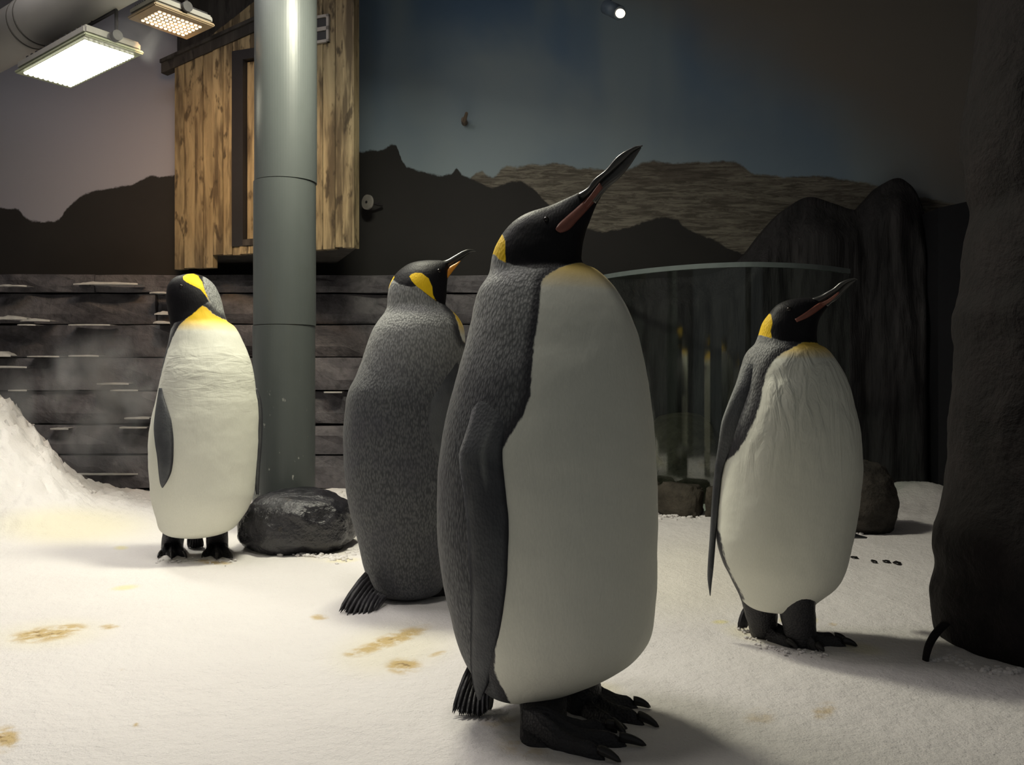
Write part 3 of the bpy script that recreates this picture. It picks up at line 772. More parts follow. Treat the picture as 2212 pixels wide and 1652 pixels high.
# ------------------------------------------------------------------ penguins
HID = 96.0
class Penguin:
    def __init__(s, label, base, Y0, rings, white, black, ears, gold, goldamt, ruffle, hidden_white=72, NR=250, NS=192, amp=.0012, seed=0, ry=(9999, 9000), wrinkle=0.0):
        """rings: (Lx, Ly, Rx, Ry, depth ratio, depth offset, facing angle) from the belly up; facing: 0 = towards the eye, + = to the right"""
        s.Y0 = Y0; s.base = base
        s.root = thing('king_penguin', base, label, 'penguin')
        r = curve([x[:4] for x in rings], 4)  # arc length shared by every channel
        p = np.asarray(rings, float)
        arc = np.r_[0, np.cumsum(np.linalg.norm(np.diff(p[:, :4], axis=0), axis=1))]
        an = np.linspace(0, arc[-1], NR)
        q = np.stack([pchip(arc, p[:, k], an) for k in range(7)], 1)
        # ease the profile a little
        for _ in range(3):
            q[1:-1] = .25 * q[:-2] + .5 * q[1:-1] + .25 * q[2:]
        s.q = q
        psi = np.linspace(-math.pi, math.pi, NS, endpoint=False)
        s.psi = psi
        verts = np.zeros((NR, NS, 3)); fac = np.radians(q[:, 6])
        for i in range(NR):
            Y = Y0 + q[i, 5]
            L = np.array(pw(q[i, 0], q[i, 1], Y)); R = np.array(pw(q[i, 2], q[i, 3], Y))
            c = (L + R) / 2; e1 = (R - L) / 2; e2 = np.array((0, -q[i, 4] * np.linalg.norm(e1), 0))
            verts[i] = c + np.sin(psi)[:, None] * e1 + np.cos(psi)[:, None] * e2
        s.cent = verts.mean(1)
        # small unevenness
        flat = verts.reshape(-1, 3)
        cc = np.repeat(s.cent, NS, 0)
        nn = np.array([noise.fractal(Vector(v) * 16 + Vector((seed, 0, 0)), .8, 2, 3) for v in flat])
        dirn = flat - cc; dl = np.linalg.norm(dirn, axis=1)[:, None] + 1e-9
        taper = np.clip(dl[:, 0] / .06, 0, 1)
        flat = flat + dirn / dl * (nn * amp * taper)[:, None]
        # plumage fields, worked out on the side that faces the glass and mirrored to the far side
        PSI = np.tile(np.degrees(psi), NR); FAC = np.repeat(q[:, 6], NS)
        al = (PSI - FAC + 180) % 360 - 180
        mir = (FAC - al + 180) % 360 - 180
        vis = np.abs(PSI) <= HID
        use = np.where(vis, PSI, np.where(np.abs(mir) <= HID, mir, np.sign(PSI) * 90))
        neither = ~vis & (np.abs(mir) > HID)
        ur = np.radians(use); I = np.repeat(np.arange(NR), NS)
        Yc = Y0 + q[I, 5]
        half = (q[I, 2] - q[I, 0]) / 2; cx = (q[I, 2] + q[I, 0]) / 2; halfy = (q[I, 3] - q[I, 1]) / 2; cy = (q[I, 3] + q[I, 1]) / 2
        P = np.stack([cx + np.sin(ur) * half, cy + np.sin(ur) * halfy], 1)
        scale = Y0 / 1.6                                       # compare distances as if all stood at one range
        wf = sdf(P, white) * scale
        collar = max(p_[1] for p_ in black)
        ang = (hidden_white - np.abs(al)) * 2.0
        hw = np.where(P[:, 1] > min(p_[1] for p_ in white) + 6, ang, -20)
        wf = np.where(neither, hw, wf)
        bf = sdf(P, black) * scale
        ef = np.max([sdf(P, e) for e in ears], 0) * scale
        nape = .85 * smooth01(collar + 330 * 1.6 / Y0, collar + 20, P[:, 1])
        g0, g1 = gold
        gf = smooth01(g1, g0, P[:, 1])
        idx = np.arange(NR * NS).reshape(NR, NS); nxt = np.roll(idx, -1, 1)
        faces = np.stack([idx[:-1], nxt[:-1], nxt[1:], idx[1:]], -1).reshape(-1, 4).tolist()
        V = np.vstack([flat, s.cent[0] + (0, 0, -.004), s.cent[-1]])
        faces += [(int(nxt[0, j]), int(idx[0, j]), NR * NS) for j in range(NS)] + [(int(idx[-1, j]), int(nxt[-1, j]), NR * NS + 1) for j in range(NS)]
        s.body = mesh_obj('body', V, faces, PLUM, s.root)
        ruf = np.full(NR * NS, ruffle, float) * np.clip(wf / 20, 0, 1) * smooth01(ry[0], ry[1], P[:, 1])
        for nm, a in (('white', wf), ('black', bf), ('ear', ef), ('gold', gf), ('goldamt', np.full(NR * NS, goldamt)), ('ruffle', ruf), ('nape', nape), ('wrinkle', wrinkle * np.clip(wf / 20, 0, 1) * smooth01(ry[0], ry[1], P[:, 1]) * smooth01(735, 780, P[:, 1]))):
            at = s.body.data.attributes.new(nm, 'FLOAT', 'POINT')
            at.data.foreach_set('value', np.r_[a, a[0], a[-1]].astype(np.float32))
        s.bvh = BVHTree.FromPolygons([tuple(v) for v in V], faces)

    def depth(s, x, y):
        d = pw(x, y, 1.0) - cam.location; L = d.length
        h = s.bvh.ray_cast(cam.location, d / L)
        return h[0].y if h[0] is not None else None

    def center(s, z):
        c = s.cent; o = np.argsort(c[:, 2]); return float(np.interp(z, c[o, 2], c[o, 0])), s.Y0

    def mirror(s, p, face):
        a = math.radians(face); l = Vector((math.cos(a), math.sin(a), 0)); cx, cy = s.center(p.z)
        return p - 2 * ((p - Vector((cx, cy, p.z))).dot(l)) * l

    def plate(s, name, front, rear, th, lift, mat, mirror=None, depth=None, n=46, m=11, smooth=5, pale=None, ease=0.0, sink=0.0, dmid=(0, 0)):
        """a thin lens-section plate whose two edges are given in pixels and which lies just outside the body"""
        Fp, Rp = curve(front, n), curve(rear, n)
        D = np.full((n, m), np.nan)
        for i in range(n):
            for j in range(m):
                t = j / (m - 1); x, y = Fp[i] * (1 - t) + Rp[i] * t
                if depth is not None: D[i, j] = depth[0] + (depth[1] - depth[0]) * i / (n - 1)
                else:
                    h = s.depth(x, y)
                    if h is not None: D[i, j] = h
        row = np.array([np.nan if np.all(np.isnan(r)) else np.nanmean(r) for r in D])
        ok = ~np.isnan(row)
        row = np.interp(np.arange(n), np.arange(n)[ok], row[ok])
        for i in range(n):
            D[i] = np.where(np.isnan(D[i]), row[i], D[i])
            D[i] = D[i] * (1 - ease) + D[i].mean() * ease
        for _ in range(smooth):
            D[1:-1] = .25 * D[:-2] + .5 * D[1:-1] + .25 * D[2:]
            D[:, 1:-1] = .25 * D[:, :-2] + .5 * D[:, 1:-1] + .25 * D[:, 2:]
        V = []; rim = []; pal = []
        for side in (0, 1):
            for i in range(n):
                g = i / (n - 1)
                for j in range(m):
                    t = j / (m - 1); x, y = Fp[i] * (1 - t) + Rp[i] * t
                    e = (1 - (2 * t - 1) ** 2) ** .5
                    k = e * min(1, (1 - g) * 6 + .15) * min(1, g * 8 + .2)
                    V.append(pw(x, y, D[i, j] - lift + sink * (1 - smooth01(0, .3, g)) - (th * k if side == 0 else -.25 * th * k)))
                    rim.append(abs(2 * t - 1) ** 2 if t < .5 else abs(2 * t - 1) ** 3 * .6)
                    pal.append(0 if pale is None else float(pale(g, t)))
        f = []
        for i in range(n - 1):
            for j in range(m - 1):
                a = i * m + j; b = a + n * m
                f += [(a, a + 1, a + m + 1, a + m), (b, b + m, b + m + 1, b + 1)]
            for j in (0, m - 1):
                a = i * m + j; b = a + n * m; f.append((a, a + m, b + m, b) if j == 0 else (a, b, b + m, a + m))
        for i in (0, n - 1):
            for j in range(m - 1):
                a = i * m + j; b = a + n * m; f.append((a, b, b + 1, a + 1) if i == 0 else (a, a + 1, b + 1, b))
        out = []
        for mm in ([None] if mirror is None else [None, mirror]):
            if mm == 'depth':      # far side of the bill: mirrored through the bill's own mid-plane, a little narrower
                mid = [V[(k % (n * m)) // m * m + m // 2] for k in range(len(V))]
                W = [Vector((q.x + (p.x - q.x) * .6, 2 * (s.Y0 + dmid[0] + (dmid[1] - dmid[0]) * ((k % (n * m)) // m) / (n - 1)) - p.y, q.z + (p.z - q.z) * .6)) for k, (p, q) in enumerate(zip(V, mid))]
            else: W = V if mm is None else [s.mirror(p, mm) for p in V]
            ff = f if mm is None else [tuple(reversed(q)) for q in f]
            o = mesh_obj(name, W, ff, mat, s.root)
            for nm, a in (('rim', rim), ('pale', pal)):
                at = o.data.attributes.new(nm, 'FLOAT', 'POINT'); at.data.foreach_set('value', np.array(a, np.float32))
            out.append(o)
        return out

    def bill(s, name, rings, mat, wid, dy, n=40, m=20, label=None):
        """rings: (top x, top y, bottom x, bottom y); wid: side half-width at base and tip (m); dy: distance offset at base and tip"""
        q = curve(rings, n); v = []; f = []
        for i in range(n):
            g = i / (n - 1); Y = s.Y0 + dy[0] + (dy[1] - dy[0]) * g
            a, b = pw(q[i, 0], q[i, 1], Y), pw(q[i, 2], q[i, 3], Y); c = (a + b) / 2; e = (a - b) / 2
            wv = wid[0] + (wid[1] - wid[0]) * g ** .8
            for j in range(m):
                t = 2 * math.pi * j / m; v.append(c + e * math.cos(t) + Vector((0, -wv * math.sin(t), 0)))
        for i in range(n - 1):
            for j in range(m): f.append((i * m + j, i * m + (j + 1) % m, i * m + m + (j + 1) % m, i * m + m + j))
        f += [tuple(range(m - 1, -1, -1)), tuple(range((n - 1) * m, n * m))]
        o = mesh_obj(name, v, f, mat, s.root)
        if label: o['label'] = label
        return o

    def eye(s, x, y, r, face):
        h = s.depth(x, y)
        if h is None: return
        p = pw(x, y, h + r * .35)
        for c in (p, s.mirror(p, face)):
            bm = bmesh.new(); bmesh.ops.create_uvsphere(bm, u_segments=16, v_segments=10, radius=r); bmesh.ops.translate(bm, verts=bm.verts, vec=c)
            bm_obj('eye', bm, EYE, s.root, True)

    def tail(s, base, tips, width, Ya, Yb, nper=1, mat=TAILM):
        """fan of stiff quills from base (pixels) to the tip line"""
        width *= .6; T = curve(tips, len(tips) * 3 + 8); B = curve(base, len(T)); v = []; f = []
        rr = random.Random(2)
        for i in range(len(T)):
            a = pw(B[i][0], B[i][1], Ya); b = pw(T[i][0], T[i][1], Yb + .012 * math.sin(i * 2.1))
            d = b - a; d *= rr.uniform(.93, 1.03); side = Vector((d.z, 0, -d.x)).normalized() * width
            o = len(v)
            for t, w_ in ((0, .8), (.25, 1), (.6, .95), (.85, .7), (1, .08)):
                c = a + d * t + Vector((0, 0, -.012 * t * t))
                v += [c - side * w_, c + Vector((0, -.0025 * w_, .0015)), c + side * w_, c + Vector((0, .0025 * w_, -.0015))]
            for k in range(4):
                for j in range(4): f.append((o + k * 4 + j, o + k * 4 + (j + 1) % 4, o + k * 4 + 4 + (j + 1) % 4, o + k * 4 + 4 + j))
            f += [(o, o + 1, o + 2, o + 3), (o + 19, o + 18, o + 17, o + 16)]
        return mesh_obj('tail', v, f, mat, s.root)

    def foot(s, heel, tips, top, legr=(.036, .030), h0=.036, csz=1.0):
        """webbed foot: heel and three claw tips as floor points, the leg rising to the point `top`"""
        heel = Vector(heel); tips = [Vector(t) for t in tips]
        z0 = min(heel.z, *[t.z for t in tips]) - .001
        ang = [math.atan2((t - heel).y, (t - heel).x) for t in tips]; Ls = [Vector((t - heel).xy).length * .86 for t in tips]
        order = sorted(range(3), key=lambda i: ang[i]); ang = [ang[i] for i in order]; Ls = [Ls[i] for i in order]
        a0, a1 = ang[0] - .20, ang[2] + .20
        na, nr = 61, 18; v = []; f = []
        def toe(a): return [math.exp(-((a - ai) / .085) ** 2) for ai in ang]
        for i in range(na):
            a = a0 + (a1 - a0) * i / (na - 1)
            g = toe(a); base = np.interp(a, ang, Ls) * .70 * (1 - .35 * max(0, (ang[0] - a) / .2, (a - ang[2]) / .2))
            R = base + sum(gi * (Li - np.interp(ai, ang, Ls) * .70) for gi, Li, ai in zip(g, Ls, ang))
            for j in range(nr + 1):
                r = R * j / nr; q = j / nr
                ridge = max(g)
                h = h0 * (1 - smooth01(0, .62, r / max(Ls))) + .008 + .013 * ridge * smooth01(0, .3, q)
                e = min(1, (i / 4), (na - 1 - i) / 4)
                hh = h * (1 - max(0, (q - .8) / .2) ** 2) * (.25 + .75 * math.sin(e * math.pi / 2))
                x, y = heel.x + r * math.cos(a), heel.y + r * math.sin(a)
                zf = np.interp(q, (0, 1), (heel.z, sum(t.z for t in tips) / 3))
                v.append((x, y, zf + hh + .0012 * noise.noise(Vector((x * 90, y * 90, 0)))))
        nb = len(v)
        for i in range(na):
            for j in (0, nr): v.append((v[i * (nr + 1) + j][0], v[i * (nr + 1) + j][1], z0 - .006))
        for i in range(na - 1):
            for j in range(nr):
                a = i * (nr + 1) + j; f.append((a, a + 1, a + nr + 2, a + nr + 1))
            a = i * (nr + 1) + nr; f.append((a, nb + i * 2 + 1, nb + i * 2 + 3, a + nr + 1))
            f.append((nb + i * 2, nb + i * 2 + 2, nb + i * 2 + 3, nb + i * 2 + 1))
        for i in (0, na - 1):
            r = [i * (nr + 1) + j for j in range(nr + 1)] + [nb + i * 2 + 1, nb + i * 2]
            f.append(tuple(r if i else r[::-1]))
        ft = mesh_obj('foot', v, f, FOOT, s.root)
        for ai, Li in zip(ang, Ls):
            d = Vector((math.cos(ai), math.sin(ai), 0)); c0 = heel + d * Li * .93; Lc = Li * .25; cv = []; cf = []
            side = Vector((-d.y, d.x, 0))
            for k in range(8):
                q = k / 7; c = c0 + d * Lc * q; zc = np.interp(Li * .93 / max(Ls), (0, 1), (heel.z, tips[1].z)) + .012 - .009 * q * q; r = csz * (.0070 * (1 - q ** 2) ** .5 + .0012)
                for j in range(10):
                    t = j * math.pi / 5; cv.append((c.x + side.x * r * .8 * math.cos(t), c.y + side.y * r * .8 * math.cos(t), zc + r * math.sin(t)))
            for k in range(7):
                for j in range(10): cf.append((k * 10 + j, k * 10 + (j + 1) % 10, k * 10 + 10 + (j + 1) % 10, k * 10 + 10 + j))
            cf += [tuple(range(9, -1, -1)), tuple(range(70, 80))]
            mesh_obj('claw', cv, cf, CLAW, ft)
        # leg
        top = Vector(top); dirc = Vector((sum(math.cos(a) for a in ang), sum(math.sin(a) for a in ang), 0)).normalized()
        a = heel + dirc * legr[1] * .9; lv = []; lf = []
        for k in range(14):
            q = k / 13; c = a.lerp(top, q); r = legr[1] + (legr[0] - legr[1]) * q
            for j in range(24):
                t = j * math.pi / 12; rr = r * (1 + .05 * noise.noise(Vector((math.cos(t) * 3, math.sin(t) * 3, q * 5))))
                lv.append((c.x + rr * math.cos(t), c.y + rr * math.sin(t), c.z - .004 * (1 - q)))
        for k in range(13):
            for j in range(24): lf.append((k * 24 + j, k * 24 + (j + 1) % 24, k * 24 + 24 + (j + 1) % 24, k * 24 + 24 + j))
        lf += [tuple(range(23, -1, -1)), tuple(range(13 * 24, 14 * 24))]
        mesh_obj('leg', lv, lf, FOOT, s.root)

# ---- the tall penguin in front
Y = 1.60
fr = [(1095, 1512, 1150, 1512, .9), (1062, 1500, 1205, 1497, .9), (1032, 1475, 1255, 1478, .9), (1012, 1440, 1320, 1448, .9), (994, 1400, 1375, 1410, .9), (979, 1350, 1405, 1362, .92), (964, 1290, 1414, 1300, .92),
      (950, 1205, 1418, 1215, .92), (944, 1120, 1419, 1120, .92), (946, 1030, 1417, 1030, .92), (955, 945, 1412, 945, .92), (972, 870, 1405, 870, .92), (991, 795, 1393, 795, .92), (1008, 735, 1378, 730, .9), (1019, 690, 1358, 675, .9),
      (1027, 650, 1335, 632, .88), (1036, 622, 1308, 600, .86), (1049, 603, 1284, 580, .84), (1057, 588, 1264, 573, .82), (1061, 562, 1256, 560, .82), (1067, 540, 1257, 545, .80), (1084, 508, 1259, 528, .78), (1100, 488, 1263, 510, .76),
      (1122, 470, 1267, 497, .74), (1146, 458, 1272, 485, .7), (1185, 446, 1279, 466, .66), (1214, 433, 1285, 450, .62), (1238, 422, 1291, 437, .56), (1257, 413, 1298, 426, .5)]
fr = [(*r, -.02 * smooth01(15, 28, i), 55) for i, r in enumerate(fr)]
p1 = Penguin('tallest king penguin nearest the glass, looking up to the right, white belly toward us', fpt(1180, 1560), Y, fr,
    white=[(1221, 583), (1195, 595), (1168, 616), (1164, 640), (1159, 690), (1151, 740), (1145, 800), (1142, 850), (1130, 885), (1105, 925), (1085, 960), (1080, 1060), (1080, 1200), (1078, 1300), (1070, 1400), (1078, 1430), (1094, 1465), (1104, 1500), (1112, 1560), (1500, 1560), (1500, 560), (1300, 560), (1262, 571), (1240, 575)],
    black=[(1084, 505), (1092, 530), (1089, 555), (1092, 574), (1110, 582), (1150, 592), (1189, 590), (1221, 581), (1245, 574), (1258, 570), (1330, 568), (1400, 300), (1000, 300), (1060, 480)],
    ears=[[(1085, 508), (1092, 528), (1091, 555), (1093, 576), (1078, 566), (1068, 552), (1040, 545), (1040, 490)]],
    gold=(576, 650), goldamt=.8, ruffle=.06, seed=1)
p1.bill('upper_bill', [(1246, 420, 1258, 436), (1268, 406, 1281, 413), (1281, 389, 1299, 393), (1306, 369, 1322, 372), (1335, 337, 1349, 346), (1359, 322, 1368, 328), (1378, 314.5, 1381, 320), (1388, 314, 1388, 315.5)], BILL, (.014, .002), (-.025, -.10))
lb = p1.bill('lower_bill', [(1262, 432, 1287, 440), (1281, 413, 1303, 418), (1299, 393, 1318, 402), (1322, 372, 1337, 386), (1349, 346, 1360, 359), (1368, 328, 1374, 338), (1384, 318, 1385, 320)], BILL, (.013, .002), (-.025, -.098))
for o in p1.plate('bill_plate', [(1200, 494), (1206, 484), (1222, 469), (1262, 433), (1281, 411), (1288, 403)], [(1201, 497), (1210, 503), (1224, 499), (1250, 474), (1277, 445), (1299, 421)], .003, .0035, PINK, 'depth', n=24, m=7, dmid=(-.02, -.05)): o['label'] = 'dull red bill plate'
p1.eye(1180, 474, .0048, 55)
p1.plate('flipper', [(1146, 790), (1143, 840), (1131, 882), (1104, 930), (1092, 985), (1099, 1060), (1104, 1130), (1101, 1230), (1092, 1320), (1076, 1410), (1056, 1475), (1038, 1512)],
         [(1036, 790), (1028, 845), (1016, 900), (1004, 940), (991, 985), (1000, 1060), (1008, 1130), (1012, 1210), (1017, 1290), (1016, 1370), (1016, 1430), (1022, 1480), (1032, 1512)],
         .014, .003, FLIP, 55, smooth=14, ease=.45, sink=.024, pale=lambda g, t: max(0, 1 - g * 3.6) * .75 + .7 * math.exp(-((t - .55 + g * .2) / .16) ** 2 - ((g - .30) / .13) ** 2))
p1.foot(fpt(1130, 1590), [fpt(1352, 1577), fpt(1392, 1613), fpt(1338, 1648)], pw(1172, 1440, 1.62), (.040, .038))
p1.foot(fpt(1232, 1520), [fpt(1403, 1530), fpt(1420, 1572), fpt(1350, 1590)], pw(1235, 1430, 1.62), (.045, .034))
p1.tail([(1014, 1440), (1034, 1475), (1062, 1490)], [(978, 1522), (994, 1530), (1012, 1532), (1030, 1534), (1060, 1520)], .008, 1.64, 1.58)

# ---- the penguin on the right
Y = 2.05
rr_ = [(1665, 1318, 1735, 1316, .9), (1628, 1314, 1750, 1309, .9), (1606, 1300, 1765, 1293, .9), (1592, 1275, 1795, 1269, .9), (1578, 1245, 1813, 1247, .9), (1565, 1220, 1824, 1219, .9), (1555, 1190, 1831, 1187, .9), (1549, 1153, 1838, 1153, .9), (1549, 1100, 1848, 1097, .9), (1553, 1045, 1854, 1045, .9),
       (1557, 1000, 1857, 1003, .9), (1562, 943, 1853, 943, .9), (1570, 900, 1846, 902, .9), (1579, 868, 1839, 870, .9), (1589, 838, 1832, 841, .9), (1597, 812, 1820, 810, .88), (1603, 790, 1807, 786, .88), (1609, 771, 1793, 764, .86), (1617, 757, 1779, 750, .85), (1631, 743, 1764, 743, .84), (1639, 724, 1762, 726, .82),
       (1647, 699, 1763, 712, .8), (1661, 679, 1766, 697, .78), (1671, 666, 1770, 688, .76), (1685, 655, 1775, 681, .74), (1702, 648, 1780, 674, .7), (1724, 644, 1785, 667, .66), (1752, 643, 1790, 661, .58), (1766, 640, 1793, 656, .5)]
rr_ = [(*r, -.02 * smooth01(16, 28, i), 24 + 20 * smooth01(18, 22, i)) for i, r in enumerate(rr_)]
p2 = Penguin('king penguin standing alone at right before the glass barrier, beak raised', fpt(1690, 1385), Y, rr_,
    white=[(1722, 740), (1694, 752), (1667, 766), (1648, 783), (1636, 805), (1626, 837), (1619, 871), (1606, 907), (1587, 950), (1576, 972), (1556, 1000), (1530, 1040), (1535, 1100), (1551, 1150), (1559, 1195), (1572, 1230), (1589, 1262), (1601, 1287), (1609, 1322), (1650, 1345), (1950, 1345), (1950, 735), (1763, 738)],
    black=[(1661, 676), (1658, 700), (1654, 718), (1657, 732), (1674, 739), (1711, 741), (1763, 742), (1830, 742), (1900, 590), (1600, 590), (1640, 670)],
    ears=[[(1662, 677), (1660, 700), (1655, 718), (1657, 733), (1646, 728), (1638, 723), (1610, 718), (1620, 660)]],
    gold=(744, 785), goldamt=.9, ruffle=.45, seed=20, ry=(1090, 840))
p2.bill('upper_bill', [(1752, 645, 1770, 657), (1771, 638, 1783, 648), (1786, 630, 1797, 637), (1800, 622, 1810, 628), (1815, 610, 1822, 617), (1832, 603, 1836, 608), (1846, 600.5, 1848, 604), (1852, 603, 1852, 604)], BILL, (.012, .002), (-.025, -.08))
p2.bill('lower_bill', [(1770, 655, 1788, 662), (1783, 648, 1795, 655), (1797, 637, 1804, 649), (1810, 628, 1817, 637), (1822, 617, 1828, 625), (1836, 608, 1840, 613), (1848, 604, 1849, 605.5)], BILL, (.011, .002), (-.025, -.078))
for o in p2.plate('bill_plate', [(1717, 689), (1736, 677), (1760, 660), (1781, 646), (1798, 632)], [(1721, 696), (1743, 687), (1768, 671), (1786, 657), (1801, 638)], .003, .003, PINK, 'depth', n=24, m=7, dmid=(-.02, -.05)): o['label'] = 'dull red bill plate'
p2.eye(1705, 668, .0055, 44)
p2.plate('flipper', [(1640, 790), (1628, 830), (1614, 880), (1597, 930), (1582, 970), (1562, 1017), (1554, 1088), (1547, 1159), (1541, 1230), (1537, 1265), (1535, 1287)],
         [(1606, 782), (1596, 812), (1584, 842), (1570, 878), (1558, 914), (1552, 957), (1543, 1017), (1538, 1074), (1533, 1159), (1528, 1244), (1533, 1286)],
         .014, .002, FLIP, None, smooth=16, ease=.6, pale=lambda g, t: smooth01(.45, .9, t) * max(0, 1 - g * 1.35))
p2.plate('flipper', [(1800, 850), (1822, 940), (1832, 1040), (1836, 1110), (1846, 1150), (1874, 1160)], [(1770, 850), (1785, 940), (1795, 1040), (1806, 1120), (1835, 1163), (1872, 1163)], .014, 0, FLIP, depth=(Y + .10, Y + .13), smooth=2)
p2.foot(fpt(1628, 1368), [fpt(1742, 1376), fpt(1765, 1392), fpt(1722, 1402)], pw(1640, 1290, 2.06), (.042, .027), .028)
p2.foot(fpt(1702, 1388), [fpt(1828, 1384), fpt(1850, 1397), fpt(1780, 1409)], pw(1718, 1280, 2.0), (.042, .031), .03)
p2.tail([(1608, 1315), (1622, 1322)], [(1594, 1343), (1602, 1346), (1613, 1344)], .007, 2.12, 2.12)

# ---- the penguin seen from behind
Y = 2.42
mr = [(845, 1290, 930, 1287, .9), (815, 1280, 950, 1277, .9), (798, 1255, 964, 1255, .9), (789, 1232, 975, 1230, .9), (782, 1207, 982, 1205, .9), (774, 1167, 990, 1167, .9), (765, 1134, 996, 1134, .9), (753, 1082, 1002, 1082, .9), (747, 1037, 1005, 1037, .9), (744, 991, 1006, 991, .9), (743, 931, 1005, 931, .9), (747, 882, 1003, 882, .9),
      (754, 845, 1002, 845, .9), (766, 820, 1001, 820, .9), (775, 800, 1001, 800, .9), (788, 763, 1003, 765, .9), (796, 738, 1005, 735, .88), (804, 715, 1002, 708, .86), (819, 691, 989, 684, .84), (832, 674, 973, 668, .82), (837, 660, 962, 658, .82), (838, 635, 964, 637, .82), (841, 617, 965, 618, .82), (847, 604, 966, 605, .8), (856, 591, 967, 594, .78),
      (868, 580, 968, 585, .75), (885, 569, 968, 578, .7), (905, 564, 968, 573, .65), (926, 562, 969, 569, .55), (948, 562, 970, 567, .4)]
mr = [(*r, .015 * smooth01(18, 28, i), 140 - 22 * smooth01(18, 23, i)) for i, r in enumerate(mr)]
p3 = Penguin('grey-backed king penguin seen from behind, standing between the grey pole and the tallest penguin', fpt(870, 1290), Y, mr,
    white=[(968, 660), (984, 682), (992, 700), (996, 722), (1003, 740), (1100, 760), (1100, 630), (975, 652)],
    black=[(850, 604), (856, 610), (868, 619), (895, 625), (905, 623), (926, 640), (944, 653), (957, 659), (970, 661), (1010, 640), (1010, 540), (830, 540), (846, 596)],
    ears=[[(889, 602), (893, 597), (901, 594), (915, 595), (930, 606), (937, 623), (939, 641), (946, 654), (926, 639), (905, 623), (895, 612)], [(853, 597), (855, 601), (847, 612), (842, 625), (820, 630), (820, 600), (846, 592)]],
    gold=(690, 735), goldamt=1.0, ruffle=0, seed=40)
p3.bill('upper_bill', [(950, 564, 962, 577), (961, 562, 972, 574), (983, 551, 990, 561), (1002, 541, 1006, 551), (1014, 538, 1016, 544.5), (1022, 539.5, 1023.5, 543), (1028, 543, 1028, 544)], BILL, (.012, .002), (.02, .055))
p3.bill('lower_bill', [(955, 584, 958, 606), (966, 578, 966, 602), (978, 570, 976, 588), (990, 562, 988, 573), (1002, 553, 1001, 559), (1014, 546, 1014, 548)], BILL, (.011, .002), (.02, .05))
for o in p3.plate('bill_plate', [(962, 592), (972, 576), (984, 569), (995, 563)], [(963, 606), (972, 594), (982, 581), (993, 567)], .003, 0, AMBER, depth=(Y + .004, Y + .02), n=20, m=7): o['label'] = 'bright amber bill plate'
p3.eye(948, 585, .0055, 118)
p3.plate('flipper', [(955, 760), (940, 820), (920, 870), (912, 920), (925, 965), (945, 1005), (965, 1060), (980, 1120), (985, 1170)], [(992, 735), (992, 800), (985, 860), (985, 920), (998, 980), (1008, 1040), (1010, 1100), (1002, 1150), (988, 1172)],
         .010, .001, FLIP, 140, smooth=12, ease=.3, sink=.02, pale=lambda g, t: .5 * max(0, 1 - g * 3.2))
p3.tail([(792, 1238), (806, 1268), (835, 1288)], [(734, 1308), (744, 1316), (765, 1321), (785, 1318), (812, 1308)], .012, 2.34, 2.26)
p3.foot(fpt(915, 1283), [fpt(1000, 1270), fpt(1010, 1278), fpt(1005, 1290)], pw(905, 1250, 2.42), (.04, .034), .03)
p3.foot(fpt(860, 1285), [fpt(930, 1268), fpt(950, 1274), fpt(945, 1283)], pw(865, 1250, 2.45), (.04, .034), .03)

# ---- the penguin on the left with its head turned back
Y = 2.93
lr = [(395, 1160, 445, 1160, .9), (367, 1154, 478, 1153, .9), (348, 1140, 503, 1141, .9), (342, 1118, 519, 1122, .9), (336, 1094, 534, 1099, .9), (331, 1065, 546, 1065, .9), (329, 1035, 549, 1028, .9), (326, 987, 553, 985, .9), (327, 946, 555, 948, .9), (333, 905, 556, 905, .9), (341, 870, 555, 870, .9), (346, 840, 551, 845, .9),
      (351, 812, 547, 812, .9), (357, 783, 541, 783, .88), (363, 757, 533, 760, .86), (368, 738, 525, 741, .85), (371, 722, 516, 721, .84), (372, 707, 505, 704, .82), (369, 694, 488, 692, .82), (366, 680, 483, 678, .82), (364, 665, 480, 664, .85), (362, 645, 474, 641, .9), (364, 622, 463, 618, .95), (371, 608, 452, 605, 1.0), (383, 599, 438, 596, 1.1), (402, 593, 424, 591.5, 1.2)]
lr = [(*r, .02 * smooth01(17, 24, i), 12 - 95 * smooth01(17, 20, i)) for i, r in enumerate(lr)]
p4 = Penguin('brightly lit white-bellied king penguin at left, head turned back and tucked beside its shoulder', fpt(421, 1204), Y, lr,
    white=[(451, 663), (440, 672), (420, 691), (402, 707), (389, 731), (378, 756), (369, 791), (361, 823), (352, 855), (342, 880), (300, 900), (300, 1200), (650, 1200), (650, 690), (487, 691), (470, 680), (460, 668)],
    black=[(320, 570), (420, 583), (441, 597), (449, 612), (453, 632), (462, 655), (451, 664), (430, 684), (410, 696), (390, 700), (378, 715), (320, 720)],
    ears=[[(412, 594.5), (422, 592.5), (435, 598), (447, 612), (453, 628), (459, 642), (465, 657), (456, 641), (447, 629), (432, 621), (420, 615), (411, 609), (408, 601)]],
    gold=(688, 725), goldamt=1.0, ruffle=.06, wrinkle=.2, seed=60, ry=(930, 790))
p4.bill('upper_bill', [(385, 640, 380, 662), (378, 660, 372, 676), (376, 690, 371, 700), (378, 716, 374, 720), (380, 728, 379, 729)], BILL, (.013, .002), (.07, .17))
p4.bill('lower_bill', [(380, 662, 376, 672), (374, 676, 371, 684), (372, 698, 370, 704), (375, 718, 374, 722)], BILL, (.012, .002), (.07, .165), 24)
p4.eye(392, 618, .0055, -83)
